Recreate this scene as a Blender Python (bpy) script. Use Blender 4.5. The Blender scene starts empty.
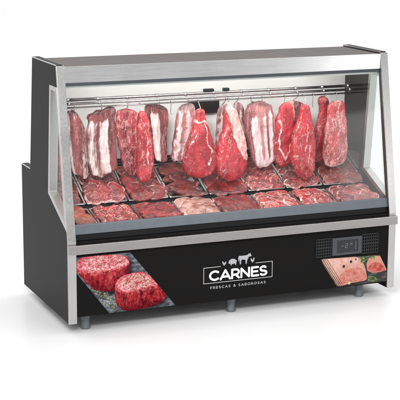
import bpy, bmesh, math, random
import numpy as np
from mathutils import Matrix, Vector, Euler

random.seed(7)
SC = bpy.context.scene
COL = SC.collection
W, T = 2.0, 0.0427                       # case width, side panel thickness
ZB = 0.055                               # bottom edge of the side panels above the floor

# ------------------------------------------------------------------ noise (numpy)
_rs = np.random.RandomState(11)
_LAT = _rs.rand(64, 64, 64).astype(np.float32)

def vnoise(p):
    p = np.asarray(p, dtype=np.float64)
    i = np.floor(p).astype(int); f = p - i
    f = f * f * (3 - 2 * f)
    r = 0
    for dx in (0, 1):
        for dy in (0, 1):
            for dz in (0, 1):
                w = (f[..., 0] if dx else 1 - f[..., 0]) * (f[..., 1] if dy else 1 - f[..., 1]) * (f[..., 2] if dz else 1 - f[..., 2])
                r = r + w * _LAT[(i[..., 0] + dx) & 63, (i[..., 1] + dy) & 63, (i[..., 2] + dz) & 63]
    return r                              # 0..1

def fbm(p, octv=4):
    p = np.asarray(p, dtype=np.float64); a, s, r = 0.5, 0.0, 0.0
    for k in range(octv):
        r = r + a * vnoise(p * 2 ** k + 17.3 * k); s += a; a *= 0.5
    return r / s

def sstep(a, b, x):
    t = np.clip((x - a) / (b - a), 0, 1)
    return t * t * (3 - 2 * t)

def sd_poly(P, X, Z):
    P = np.array(P, dtype=float); n = len(P)
    d = np.full(X.shape, 1e9); s = np.ones(X.shape)
    for i in range(n):
        a = P[i]; b = P[i - 1]
        ex, ez = b - a; wx, wz = X - a[0], Z - a[1]
        t = np.clip((wx * ex + wz * ez) / (ex * ex + ez * ez + 1e-12), 0, 1)
        d = np.minimum(d, (wx - ex * t) ** 2 + (wz - ez * t) ** 2)
        c1 = Z >= a[1]; c2 = Z < b[1]; c3 = ex * wz > ez * wx
        s = np.where((c1 & c2 & c3) | (~c1 & ~c2 & ~c3), -s, s)
    return s * np.sqrt(d)                 # negative inside

def smooth_poly(P, n=6):
    P = [np.array(p, float) for p in P]; out = []
    for i in range(len(P)):
        p0, p1, p2, p3 = P[i - 1], P[i], P[(i + 1) % len(P)], P[(i + 2) % len(P)]
        for k in range(n):
            t = k / n
            out.append(tuple(0.5 * (2 * p1 + (p2 - p0) * t + (2 * p0 - 5 * p1 + 4 * p2 - p3) * t**2 + (3 * p1 - p0 - 3 * p2 + p3) * t**3)))
    return out

def sd_line(P, X, Z):
    d = np.full(np.shape(X), 1e9)
    for a, b in zip(P[:-1], P[1:]):
        a = np.array(a, float); e = np.array(b, float) - a
        wx, wz = X - a[0], Z - a[1]
        t = np.clip((wx * e[0] + wz * e[1]) / (e @ e + 1e-12), 0, 1)
        d = np.minimum(d, np.hypot(wx - e[0] * t, wz - e[1] * t))
    return d

# ------------------------------------------------------------------ materials
def new_mat(name):
    m = bpy.data.materials.new(name); m.use_nodes = True
    nt = m.node_tree
    b = nt.nodes['Principled BSDF']
    return m, nt, b

def N(nt, kind, **kw):
    n = nt.nodes.new(kind)
    for k, v in kw.items():
        if k.startswith('i_'):
            n.inputs[k[2:].replace('_', ' ')].default_value = v
        else:
            setattr(n, k, v)
    return n

def math_node(nt, op, a, b=None, clamp=False):
    n = nt.nodes.new('ShaderNodeMath'); n.operation = op; n.use_clamp = clamp
    for i, v in enumerate((a, b)):
        if v is None: continue
        if isinstance(v, (int, float)): n.inputs[i].default_value = v
        else: nt.links.new(v, n.inputs[i])
    return n.outputs[0]

def maprange(nt, v, a, b, c=0.0, d=1.0, smooth=True):
    n = nt.nodes.new('ShaderNodeMapRange')
    n.interpolation_type = 'SMOOTHSTEP' if smooth else 'LINEAR'
    nt.links.new(v, n.inputs[0])
    for i, x in enumerate((a, b, c, d)): n.inputs[i + 1].default_value = x
    return n.outputs[0]

def mixc(nt, f, a, b):
    n = nt.nodes.new('ShaderNodeMix'); n.data_type = 'RGBA'
    for i, v in ((0, f), (6, a), (7, b)):
        if isinstance(v, (int, float)): n.inputs[i].default_value = v
        elif isinstance(v, tuple): n.inputs[i].default_value = (*v, 1)
        else: nt.links.new(v, n.inputs[i])
    return n.outputs[2]

def plain(name, col, rough=0.5, spec=0.5, metal=0.0, noise=0.0, scale=8.0, bump=0.0):
    m, nt, b = new_mat(name)
    b.inputs['Base Color'].default_value = (*col, 1)
    b.inputs['Roughness'].default_value = rough
    b.inputs['Specular IOR Level'].default_value = spec
    b.inputs['Metallic'].default_value = metal
    if noise or bump:
        tc = N(nt, 'ShaderNodeTexCoord')
        nz = N(nt, 'ShaderNodeTexNoise', i_Scale=scale, i_Detail=5.0)
        nt.links.new(tc.outputs['Object'], nz.inputs['Vector'])
        if noise:
            lo = tuple(c * (1 - noise) for c in col); hi = tuple(min(1, c * (1 + noise)) for c in col)
            nt.links.new(mixc(nt, nz.outputs['Fac'], lo, hi), b.inputs['Base Color'])
            nt.links.new(maprange(nt, nz.outputs['Fac'], 0.3, 0.7, max(0.02, rough - 0.06), rough + 0.08), b.inputs['Roughness'])
        if bump:
            bp = N(nt, 'ShaderNodeBump', i_Strength=bump, i_Distance=0.001)
            nt.links.new(nz.outputs['Fac'], bp.inputs['Height']); nt.links.new(bp.outputs[0], b.inputs['Normal'])
    return m

def brushed(name, col, rough, axis=0, var=0.12):
    """Brushed stainless steel: fine scratches drawn out along one axis of the object."""
    m, nt, b = new_mat(name)
    b.inputs['Metallic'].default_value = 1.0
    tc = N(nt, 'ShaderNodeTexCoord'); mp = N(nt, 'ShaderNodeMapping')
    s = [420.0, 420.0, 420.0]; s[axis] = 5.0
    mp.inputs['Scale'].default_value = s
    nt.links.new(tc.outputs['Object'], mp.inputs['Vector'])
    nz = N(nt, 'ShaderNodeTexNoise', i_Scale=1.0, i_Detail=4.0, i_Roughness=0.65)
    nt.links.new(mp.outputs[0], nz.inputs['Vector'])
    big = N(nt, 'ShaderNodeTexNoise', i_Scale=5.0, i_Detail=3.0)
    nt.links.new(tc.outputs['Object'], big.inputs['Vector'])
    f = math_node(nt, 'ADD', math_node(nt, 'MULTIPLY', nz.outputs['Fac'], 0.7), math_node(nt, 'MULTIPLY', big.outputs['Fac'], 0.3))
    lo = tuple(c * (1 - var) for c in col); hi = tuple(min(1, c * (1 + var)) for c in col)
    nt.links.new(mixc(nt, maprange(nt, f, 0.3, 0.7), lo, hi), b.inputs['Base Color'])
    nt.links.new(maprange(nt, f, 0.3, 0.7, rough - 0.06, rough + 0.08), b.inputs['Roughness'])
    bp = N(nt, 'ShaderNodeBump', i_Strength=0.12, i_Distance=0.0004)
    nt.links.new(nz.outputs['Fac'], bp.inputs['Height']); nt.links.new(bp.outputs[0], b.inputs['Normal'])
    return m

def glass(name, tint=(0.97, 0.985, 0.98), f0=0.018):
    m = bpy.data.materials.new(name); m.use_nodes = True
    nt = m.node_tree; nt.nodes.clear()
    out = N(nt, 'ShaderNodeOutputMaterial'); mx = N(nt, 'ShaderNodeMixShader')
    tr = N(nt, 'ShaderNodeBsdfTransparent'); gl = N(nt, 'ShaderNodeBsdfGlossy')
    tr.inputs['Color'].default_value = (*tint, 1); gl.inputs['Roughness'].default_value = 0.07
    lw = N(nt, 'ShaderNodeLayerWeight'); lw.inputs['Blend'].default_value = 0.5
    fac = math_node(nt, 'ADD', math_node(nt, 'MULTIPLY', math_node(nt, 'POWER', lw.outputs['Facing'], 5.0), 0.5), f0)
    nt.links.new(fac, mx.inputs[0]); nt.links.new(tr.outputs[0], mx.inputs[1]); nt.links.new(gl.outputs[0], mx.inputs[2])
    nt.links.new(mx.outputs[0], out.inputs['Surface'])
    return m

def meat(name, deep, mid, light, fat=(0.80, 0.55, 0.50), marb=0.6, vs=30.0, vw=0.10, flecks=0.4, gap=(0.42, 0.60),
         grain=(1, 1, 0.55), wet=0.55, rough=0.36, tone=(0.80, 0.42, 0.45), vary=0.0):
    """Raw meat: mottled muscle, a warped net of fat veins, flecks, and fat zones carried by the mesh (attribute 'fat')."""
    deep, mid, light = (tuple(k * c for c in q) for k, q in ((0.46, deep), (0.76, mid), (0.84, light)))
    fat = tuple(c * 0.96 for c in fat)
    m, nt, b = new_mat(name)
    tc = N(nt, 'ShaderNodeTexCoord'); oi = N(nt, 'ShaderNodeObjectInfo')
    off = N(nt, 'ShaderNodeVectorMath', operation='SCALE'); off.inputs[0].default_value = (13.0, 7.0, 29.0)
    nt.links.new(oi.outputs['Random'], off.inputs['Scale'])
    ad = N(nt, 'ShaderNodeVectorMath', operation='ADD')
    nt.links.new(tc.outputs['Object'], ad.inputs[0]); nt.links.new(off.outputs[0], ad.inputs[1])
    wz = N(nt, 'ShaderNodeTexNoise', i_Scale=26.0, i_Detail=4.0)
    nt.links.new(ad.outputs[0], wz.inputs['Vector'])
    sub = N(nt, 'ShaderNodeVectorMath', operation='SUBTRACT'); sub.inputs[1].default_value = (0.5, 0.5, 0.5)
    nt.links.new(wz.outputs['Color'], sub.inputs[0])
    sc = N(nt, 'ShaderNodeVectorMath', operation='SCALE'); sc.inputs['Scale'].default_value = 0.016
    nt.links.new(sub.outputs[0], sc.inputs[0])
    wv = N(nt, 'ShaderNodeVectorMath', operation='ADD')
    nt.links.new(ad.outputs[0], wv.inputs[0]); nt.links.new(sc.outputs[0], wv.inputs[1])
    mp = N(nt, 'ShaderNodeMapping'); mp.inputs['Scale'].default_value = grain
    nt.links.new(wv.outputs[0], mp.inputs['Vector'])
    P = mp.outputs[0]
    def noise(scale, detail=4.0, rough_=0.55, src=P):
        n = N(nt, 'ShaderNodeTexNoise', i_Scale=scale, i_Detail=detail, i_Roughness=rough_)
        nt.links.new(src, n.inputs['Vector']); return n.outputs['Fac']
    n1 = noise(15.0, 5.0); n2 = noise(75.0, 6.0, 0.65); n3 = noise(8.0, 2.0)
    mus = mixc(nt, maprange(nt, n1, 0.38, 0.60), deep, mid)
    mus = mixc(nt, math_node(nt, 'MULTIPLY', maprange(nt, n2, 0.50, 0.74), 0.55), mus, light)
    # ragged ridges make the veins; a coarser noise breaks them up
    def ridge(scale, w, detail=3.0):
        r = math_node(nt, 'ABSOLUTE', math_node(nt, 'SUBTRACT', noise(scale, detail, 0.55), 0.5))
        wid = maprange(nt, noise(scale * 1.7, 2.0), 0.3, 0.7, w * 0.25, w * 1.5, False)
        return math_node(nt, 'SUBTRACT', 1.0, math_node(nt, 'DIVIDE', r, wid), True)
    veins = math_node(nt, 'MAXIMUM', ridge(vs * 0.8, vw * 0.40), math_node(nt, 'MULTIPLY', ridge(vs * 1.9, vw * 0.45), 0.8))
    veins = math_node(nt, 'MULTIPLY', veins, maprange(nt, noise(vs * 0.9, 3.0), 0.40, 0.52))
    veins = math_node(nt, 'MULTIPLY', veins, maprange(nt, n3, *gap))
    veins = math_node(nt, 'MULTIPLY', veins, marb)
    fl = math_node(nt, 'MULTIPLY', maprange(nt, noise(150.0, 3.0, 0.6), 0.56, 0.66), flecks)
    fl = math_node(nt, 'MULTIPLY', fl, maprange(nt, noise(22.0, 2.0), 0.42, 0.62))
    at = N(nt, 'ShaderNodeAttribute'); at.attribute_name = 'fat'
    zn = math_node(nt, 'ADD', at.outputs['Fac'], math_node(nt, 'MULTIPLY', math_node(nt, 'SUBTRACT', noise(38.0, 6.0, 0.65), 0.5), 1.5))
    zone = maprange(nt, zn, 0.30, 0.72)
    vf = math_node(nt, 'MAXIMUM', veins, fl, True)
    mus = mixc(nt, vf, mus, tuple(c * k for c, k in zip(fat, (0.95, 0.66, 0.66))))
    ff = math_node(nt, 'MAXIMUM', zone, 0.0, True)
    hv = math_node(nt, 'MAXIMUM', vf, zone)
    fatc = mixc(nt, maprange(nt, noise(48.0, 4.0), 0.32, 0.66), tuple(c * k for c, k in zip(fat, tone)), fat)
    col = mixc(nt, ff, mus, fatc)
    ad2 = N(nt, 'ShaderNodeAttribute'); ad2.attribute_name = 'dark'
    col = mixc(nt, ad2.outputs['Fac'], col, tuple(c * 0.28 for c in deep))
    if vary:
        hs = N(nt, 'ShaderNodeHueSaturation'); nt.links.new(col, hs.inputs['Color'])
        nt.links.new(maprange(nt, oi.outputs['Random'], 0.0, 1.0, 1 - vary, 1 + vary * 0.8, False), hs.inputs['Value'])
        col = hs.outputs[0]
    nt.links.new(col, b.inputs['Base Color'])
    nt.links.new(maprange(nt, n2, 0.3, 0.7, rough - 0.1, rough + 0.12), b.inputs['Roughness'])
    b.inputs['Coat Weight'].default_value = wet; b.inputs['Coat Roughness'].default_value = 0.13
    b.inputs['Subsurface Weight'].default_value = 0.05
    b.inputs['Subsurface Radius'].default_value = (1.0, 0.3, 0.2); b.inputs['Subsurface Scale'].default_value = 0.006
    h = math_node(nt, 'ADD', math_node(nt, 'MULTIPLY', n2, 0.6), math_node(nt, 'MULTIPLY', hv, 0.5))
    h = math_node(nt, 'ADD', h, math_node(nt, 'MULTIPLY', n1, 1.2))
    bp = N(nt, 'ShaderNodeBump', i_Strength=0.75, i_Distance=0.006)
    nt.links.new(h, bp.inputs['Height']); nt.links.new(bp.outputs[0], b.inputs['Normal'])
    return m

def printed(name, rough=0.34, spec=0.035):
    m, nt, b = new_mat(name)
    at = N(nt, 'ShaderNodeAttribute'); at.attribute_name = 'ink'
    nt.links.new(at.outputs['Color'], b.inputs['Base Color'])
    b.inputs['Roughness'].default_value = rough; b.inputs['Specular IOR Level'].default_value = spec
    return m

STEEL = brushed('brushed_steel', (0.54, 0.54, 0.54), 0.28, 0, 0.09)
STEEL_EDGE = brushed('brushed_steel_edge', (0.50, 0.495, 0.49), 0.32, 2, 0.10)
STEEL_BUMP = brushed('satin_steel', (0.35, 0.335, 0.33), 0.32, 0, 0.08)
STEEL_TRAY = brushed('tray_steel', (0.70, 0.70, 0.71), 0.22, 1)
CHROME = plain('polished_steel', (0.36, 0.33, 0.33), 0.18, metal=1.0, noise=0.1, scale=30)
HOOKM = plain('hook_steel', (0.45, 0.45, 0.46), 0.25, metal=1.0, noise=0.15, scale=60)
BLACK = plain('black_laminate', (0.0090, 0.0085, 0.0083), 0.34, 0.035)
BLACK_IN = plain('dark_inner_panel', (0.016, 0.012, 0.011), 0.22, 0.3)
RUBBER = plain('black_rubber', (0.010, 0.010, 0.011), 0.45, 0.15)
GASKET = plain('grey_gasket', (0.045, 0.050, 0.058), 0.5, 0.4, noise=0.1, scale=50)
CAPTOP = plain('steel_top_painted_reflection', (0.125, 0.112, 0.106), 0.5, 0.08, noise=0.06, scale=12)  # steel roof; the brown-grey it mirrors is painted in as base colour
WHITEP = plain('white_liner', (0.80, 0.80, 0.79), 0.35, 0.4, noise=0.03, scale=4)
SILLM = plain('blue_grey_sill', (0.105, 0.118, 0.135), 0.42, 0.4, noise=0.1, scale=25)
FOOTM = plain('grey_plastic_foot', (0.13, 0.14, 0.155), 0.45, 0.4, noise=0.1, scale=60)
GLASS = glass('clear_glass')
INK = printed('printed_film')
FLOORM = plain('white_studio_floor', (0.84, 0.84, 0.84), 0.30, 0.30)

# ------------------------------------------------------------------ mesh helpers
def link(name, me, mat, parent=None, smooth=False):
    o = bpy.data.objects.new(name, me); COL.objects.link(o)
    if mat is not None:
        for mm in (mat if isinstance(mat, (list, tuple)) else [mat]): me.materials.append(mm)
    if parent is not None: o.parent = parent
    if smooth: me.polygons.foreach_set('use_smooth', [True] * len(me.polygons))
    return o

def from_bm(name, bm, mat, parent=None, smooth=False):
    bmesh.ops.recalc_face_normals(bm, faces=bm.faces)
    me = bpy.data.meshes.new(name); bm.to_mesh(me); bm.free()
    return link(name, me, mat, parent, smooth)

def box(bm, x0, x1, y0, y1, z0, z1, bevel=0.0):
    r = bmesh.ops.create_cube(bm, size=1.0)
    bmesh.ops.scale(bm, vec=(x1 - x0, y1 - y0, z1 - z0), verts=r['verts'])
    bmesh.ops.translate(bm, vec=((x0 + x1) / 2, (y0 + y1) / 2, (z0 + z1) / 2), verts=r['verts'])
    if bevel:
        es = list({e for v in r['verts'] for e in v.link_edges})
        bmesh.ops.bevel(bm, geom=es, offset=bevel, segments=2, affect='EDGES', profile=0.5)

def box_obj(name, dims, mat, parent=None, bevel=0.0):
    bm = bmesh.new(); box(bm, *dims, bevel=bevel)
    return from_bm(name, bm, mat, parent)

def prism(bm, loops, x0, x1):
    """Polygon in (y, z), optionally with a hole, extruded along x."""
    edges = []
    for L in loops:
        vs = [bm.verts.new((x0, y, z)) for y, z in L]
        edges += [bm.edges.new((vs[i], vs[(i + 1) % len(vs)])) for i in range(len(vs))]
    g = bmesh.ops.triangle_fill(bm, edges=edges, use_beauty=True, use_dissolve=True)
    fs = [f for f in g['geom'] if isinstance(f, bmesh.types.BMFace)]
    e = bmesh.ops.extrude_face_region(bm, geom=fs)
    vs = [v for v in e['geom'] if isinstance(v, bmesh.types.BMVert)]
    bmesh.ops.translate(bm, vec=(x1 - x0, 0, 0), verts=vs)

def prism_obj(name, loops, x0, x1, mat, parent=None, bevel=0.0):
    bm = bmesh.new(); prism(bm, loops, x0, x1)
    if bevel:
        es = [e for e in bm.edges if len(e.link_faces) == 2 and e.calc_face_angle(0) > 0.6]
        bmesh.ops.bevel(bm, geom=es, offset=bevel, segments=2, affect='EDGES', profile=0.5)
    return from_bm(name, bm, mat, parent)

def tube(bm, pts, r, sides=10, caps=True):
    pts = [Vector(p) for p in pts]; rings = []
    up = Vector((0, 0, 1))
    prev = None
    for i, p in enumerate(pts):
        d = (pts[min(i + 1, len(pts) - 1)] - pts[max(i - 1, 0)]).normalized()
        if prev is None:
            a = d.orthogonal().normalized()
        else:
            a = (prev - d * prev.dot(d)).normalized()
        prev = a; b = d.cross(a)
        rings.append([bm.verts.new(p + (a * math.cos(t) + b * math.sin(t)) * r) for t in [2 * math.pi * k / sides for k in range(sides)]])
    for r0, r1 in zip(rings[:-1], rings[1:]):
        for k in range(sides):
            f = bm.faces.new((r0[k], r0[(k + 1) % sides], r1[(k + 1) % sides], r1[k])); f.smooth = True
    if caps:
        bm.faces.new(rings[0][::-1]); bm.faces.new(rings[-1])

def lathe(bm, prof, cx, cy, sides=20):
    rings = [[bm.verts.new((cx + r * math.cos(2 * math.pi * k / sides), cy + r * math.sin(2 * math.pi * k / sides), z)) for k in range(sides)] for r, z in prof]
    for r0, r1 in zip(rings[:-1], rings[1:]):
        for k in range(sides):
            f = bm.faces.new((r0[k], r0[(k + 1) % sides], r1[(k + 1) % sides], r1[k])); f.smooth = True
    bm.faces.new(rings[0][::-1]); bm.faces.new(rings[-1])

def tag(o, label=None, cat=None, group=None, kind=None):
    if label: o['label'] = label
    if cat: o['category'] = cat
    if group: o['group'] = group
    if kind or cat: o['kind'] = kind or 'thing'
    return o

def grid_mesh(name, x0, x1, z0, z1, step, paint, mat, parent, y, keep=None):
    """A flat printed film: a fine grid on the panel, one ink colour per vertex."""
    nx = int((x1 - x0) / step) + 1; nz = int((z1 - z0) / step) + 1
    xs = np.linspace(x0, x1, nx); zs = np.linspace(z0, z1, nz)
    X, Z = np.meshgrid(xs, zs)
    C = paint(X, Z)
    idx = np.arange(nx * nz).reshape(nz, nx)
    F = np.stack([idx[:-1, :-1], idx[:-1, 1:], idx[1:, 1:], idx[1:, :-1]], -1).reshape(-1, 4)
    co = np.stack([X, np.full_like(X, y), Z], -1).reshape(-1, 3); C = C.reshape(-1, 3)
    if keep is not None:
        k = keep(X, Z).reshape(-1)
        F = F[k[F].any(1)]
        used = np.unique(F); mp = np.zeros(len(co), int); mp[used] = np.arange(len(used))
        F = mp[F]; co = co[used]; C = C[used]
    me = bpy.data.meshes.new(name)
    me.vertices.add(len(co)); me.vertices.foreach_set('co', co.astype(np.float32).ravel())
    me.loops.add(F.size); me.loops.foreach_set('vertex_index', F.astype(np.int32).ravel())
    me.polygons.add(len(F)); me.polygons.foreach_set('loop_start', np.arange(0, F.size, 4, dtype=np.int32))
    me.update(calc_edges=True)
    a = me.attributes.new('ink', 'FLOAT_COLOR', 'POINT')
    a.data.foreach_set('color', np.concatenate([np.clip(C, 0, 1), np.ones((len(C), 1))], 1).astype(np.float32).ravel())
    return link(name, me, mat, parent)

# outlines of the hanging cuts: plane y, then (z, left x, right x) from top to bottom, in metres
CUTS={
 'M0':(0.36,[(1.072, 0.077, 0.112), (1.033, 0.068, 0.117), (0.967, 0.06, 0.121), (0.856, 0.057, 0.126), (0.799, 0.062, 0.125), (0.766, 0.073, 0.107)]),
 'M1':(0.37,[(1.172, 0.128, 0.173), (1.15, 0.116, 0.185), (1.111, 0.115, 0.207), (1.055, 0.115, 0.224), (0.977, 0.119, 0.234), (0.893, 0.124, 0.233), (0.831, 0.134, 0.233), (0.791, 0.157, 0.226), (0.779, 0.18, 0.215)]),
 'M2':(0.37,[(1.155, 0.271, 0.376), (1.147, 0.254, 0.388), (1.091, 0.242, 0.393), (0.979, 0.234, 0.398), (0.877, 0.242, 0.406), (0.82, 0.256, 0.409), (0.791, 0.279, 0.403), (0.78, 0.308, 0.385)]),
 'M3':(0.38,[(1.146, 0.438, 0.509), (1.134, 0.42, 0.527), (1.103, 0.408, 0.539), (1.041, 0.405, 0.544), (0.967, 0.416, 0.55), (0.882, 0.434, 0.55), (0.813, 0.454, 0.547), (0.778, 0.472, 0.538), (0.761, 0.489, 0.519)]),
 'M4':(0.32,[(1.137, 0.522, 0.552), (1.12, 0.516, 0.564), (1.086, 0.512, 0.578), (1.018, 0.51, 0.59), (0.933, 0.51, 0.602), (0.848, 0.503, 0.607), (0.785, 0.509, 0.602), (0.745, 0.527, 0.584), (0.728, 0.545, 0.569)]),
 'M5':(0.42,[(1.153, 0.614, 0.723), (1.139, 0.602, 0.731), (1.11, 0.599, 0.732), (1.036, 0.611, 0.731), (0.92, 0.626, 0.729), (0.857, 0.635, 0.726), (0.833, 0.644, 0.723), (0.822, 0.656, 0.711)]),
 'M6':(0.41,[(1.148, 0.81, 0.86), (1.131, 0.798, 0.884), (1.097, 0.786, 0.894), (1.045, 0.777, 0.894), (0.97, 0.767, 0.891), (0.896, 0.758, 0.886), (0.85, 0.756, 0.867), (0.827, 0.768, 0.842)]),
 'M7':(0.32,[(1.135, 0.88, 0.899), (1.124, 0.868, 0.911), (1.095, 0.862, 0.92), (1.055, 0.853, 0.93), (1.009, 0.838, 0.946), (0.952, 0.814, 0.968), (0.895, 0.795, 0.984), (0.837, 0.784, 0.991), (0.797, 0.786, 0.988), (0.768, 0.796, 0.973), (0.744, 0.824, 0.948), (0.733, 0.855, 0.917)]),
 'M8':(0.41,[(1.131, 1.053, 1.09), (1.107, 1.04, 1.116), (1.043, 1.034, 1.136), (0.967, 1.031, 1.13), (0.897, 1.033, 1.118), (0.85, 1.043, 1.106)]),
 'M9':(0.32,[(1.143, 1.056, 1.084), (1.125, 1.047, 1.103), (1.096, 1.044, 1.116), (1.05, 1.045, 1.132), (0.998, 1.03, 1.152), (0.94, 1.008, 1.167), (0.882, 0.99, 1.176), (0.824, 0.984, 1.18), (0.777, 0.987, 1.177), (0.742, 1.004, 1.162), (0.716, 1.029, 1.13), (0.701, 1.061, 1.099)]),
 'M8B':(0.42,[(1.134, 1.139, 1.171), (1.119, 1.126, 1.19), (1.078, 1.127, 1.21), (1.007, 1.134, 1.223), (0.93, 1.148, 1.234), (0.87, 1.168, 1.235), (0.834, 1.194, 1.226)]),
 'M10':(0.37,[(1.142, 1.262, 1.339), (1.125, 1.224, 1.355), (1.096, 1.205, 1.365), (1.037, 1.2, 1.376), (0.949, 1.204, 1.384), (0.872, 1.221, 1.389), (0.812, 1.238, 1.384), (0.777, 1.252, 1.358), (0.754, 1.268, 1.307)]),
 'M11':(0.36,[(1.133, 1.424, 1.476), (1.118, 1.412, 1.493), (1.077, 1.4, 1.507), (1.018, 1.381, 1.512), (0.942, 1.367, 1.51), (0.865, 1.365, 1.505), (0.811, 1.379, 1.5), (0.775, 1.399, 1.488), (0.751, 1.426, 1.465)]),
 'M12':(0.43,[(1.131, 1.498, 1.577), (1.116, 1.489, 1.594), (1.062, 1.493, 1.606), (0.984, 1.508, 1.608), (0.893, 1.523, 1.603), (0.833, 1.545, 1.591)]),
 'M13':(0.31,[(1.126, 1.536, 1.562), (1.114, 1.526, 1.572), (1.079, 1.517, 1.583), (1.032, 1.502, 1.594), (0.973, 1.477, 1.605), (0.902, 1.463, 1.616), (0.825, 1.464, 1.622), (0.765, 1.479, 1.621), (0.716, 1.503, 1.609), (0.686, 1.533, 1.586), (0.674, 1.553, 1.573)]),
 'M14':(0.42,[(1.159, 1.701, 1.745), (1.144, 1.695, 1.758), (1.09, 1.7, 1.763), (1.024, 1.691, 1.765), (0.946, 1.672, 1.761), (0.874, 1.654, 1.755), (0.808, 1.65, 1.744), (0.766, 1.665, 1.729), (0.747, 1.682, 1.716)]),
 'M15':(0.35,[(1.13, 1.748, 1.802), (1.118, 1.732, 1.822), (1.085, 1.723, 1.835), (1.013, 1.715, 1.842), (0.923, 1.706, 1.853), (0.845, 1.699, 1.858), (0.784, 1.704, 1.85), (0.751, 1.719, 1.83), (0.73, 1.746, 1.8)]),
}
# outlines of the printed graphics on the front panel: (x, z) in metres
ART={
 'BAND':[(0.0365, 0.4211), (0.3499, 0.4211), (0.613, 0.0962), (0.2274, 0.0931), (0.0355, 0.3471)],
 'STEAK_A_TOP':[(0.0499, 0.3869), (0.0753, 0.4119), (0.1314, 0.4202), (0.2046, 0.4215), (0.2727, 0.4178), (0.3183, 0.4024), (0.3411, 0.3752), (0.3381, 0.3532), (0.2893, 0.3385), (0.2095, 0.3297), (0.1304, 0.3282), (0.0689, 0.3438), (0.0469, 0.368)],
 'STEAK_A':[(0.0414, 0.3767), (0.0754, 0.4173), (0.2046, 0.4226), (0.3183, 0.4052), (0.3439, 0.3693), (0.3425, 0.3137), (0.3347, 0.2641), (0.3001, 0.2312), (0.2427, 0.2149), (0.1801, 0.2215), (0.1351, 0.2402), (0.0906, 0.2891), (0.0466, 0.3433)],
 'STEAK_B_TOP':[(0.2716, 0.2622), (0.2947, 0.2878), (0.3349, 0.3004), (0.3984, 0.3064), (0.4506, 0.2888), (0.4884, 0.2568), (0.5118, 0.2232), (0.4621, 0.216), (0.4038, 0.2063), (0.3401, 0.1961), (0.2971, 0.2103), (0.2714, 0.237)],
 'STEAK_B':[(0.2658, 0.2544), (0.2947, 0.2905), (0.3984, 0.3081), (0.4506, 0.2899), (0.4972, 0.2502), (0.5383, 0.1921), (0.5578, 0.1559), (0.5383, 0.1295), (0.4912, 0.109), (0.4035, 0.096), (0.3281, 0.097), (0.2821, 0.1236), (0.2613, 0.1765)],
 'HERB':[(0.1294, 0.2408), (0.1915, 0.2231), (0.2596, 0.1823), (0.2879, 0.1286), (0.2533, 0.1043), (0.2078, 0.1318)],
 'R_BAND':[(1.5087, 0.2712), (1.9009, 0.2605), (1.9538, 0.1616), (1.9563, 0.0987), (1.6244, 0.0956)],
 'LOIN':[(1.5185, 0.2673), (1.6223, 0.2733), (1.7143, 0.2705), (1.761, 0.2559), (1.792, 0.2229), (1.8102, 0.1789), (1.8169, 0.1421), (1.8091, 0.1169), (1.7196, 0.1098), (1.6342, 0.0976), (1.6003, 0.1341)],
 'LOIN_FACE':[(1.6272, 0.1133), (1.6358, 0.1544), (1.6643, 0.1875), (1.7166, 0.2002), (1.7696, 0.198), (1.8003, 0.1769), (1.8169, 0.1421), (1.8057, 0.1178), (1.7195, 0.111)],
 'PIECE':[(1.8143, 0.2147), (1.8278, 0.2465), (1.8675, 0.2577), (1.9024, 0.2544), (1.9297, 0.2095), (1.9531, 0.1647), (1.9115, 0.158), (1.8578, 0.1561), (1.8238, 0.1716)],
 'PIECE_FACE':[(1.8236, 0.1776), (1.8359, 0.2065), (1.8688, 0.2214), (1.9094, 0.2114), (1.9449, 0.1656), (1.9047, 0.1593), (1.8577, 0.1585)],
 'LEAF':[(1.7612, 0.2498), (1.7874, 0.2605), (1.8209, 0.2531), (1.8084, 0.2303), (1.782, 0.2238)],
 'SPRIG':[(1.8253, 0.1291), (1.8452, 0.1362), (1.879, 0.1267), (1.8863, 0.1108), (1.8598, 0.1014), (1.8327, 0.1102)],
 'BEZEL':[(1.5832, 0.3842), (1.7716, 0.3922), (1.7751, 0.2886), (1.5933, 0.2838)],
 'SCREEN':[(1.6103, 0.3681), (1.7477, 0.3765), (1.7516, 0.301), (1.6177, 0.2957)],
 'VENTL':[(1.485, 0.3866), (1.5733, 0.3904), (1.5782, 0.2894), (1.4922, 0.2846)],
 'VENTR':[(1.7802, 0.3903), (1.8796, 0.3976), (1.8851, 0.2861), (1.7867, 0.2816)],
 'LFRAME':[(0.7819, 0.288), (1.2026, 0.2919), (1.2044, 0.2), (0.7826, 0.1997)],
 'LTEXT':[(0.8182, 0.269), (1.1705, 0.2699), (1.1715, 0.2132), (0.8187, 0.2155)],
 'TAG':[(0.822, 0.1795), (1.1639, 0.1795), (1.1642, 0.166), (0.8221, 0.1668)],
 'HEN':[(0.8905, 0.3163), (0.9179, 0.3165), (0.9182, 0.2935), (0.8908, 0.2933)],
 'PIG':[(0.933, 0.3266), (0.982, 0.3276), (0.9824, 0.2901), (0.9335, 0.2891)],
 'COW':[(0.9921, 0.3485), (1.0727, 0.3524), (1.0736, 0.2916), (0.9928, 0.292)],
 'ROO':[(1.0665, 0.3166), (1.0931, 0.3181), (1.0935, 0.292), (1.0668, 0.2917)],
 'PANELTOP':[(0.0423, 0.4369), (1.9479, 0.4335)],
}

# ------------------------------------------------------------------ floor
bm = bmesh.new()
vs = [bm.verts.new(v) for v in ((-150, -60, 0), (150, -60, 0), (150, 260, 0), (-150, 260, 0))]
bm.faces.new(vs)
tag(from_bm('floor', bm, FLOORM), kind='structure')

# ------------------------------------------------------------------ the display case
case = bpy.data.objects.new('meat_display_case', None); COL.objects.link(case)
tag(case, 'long black and steel butcher display case with slanted glass front', 'display case')

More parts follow.
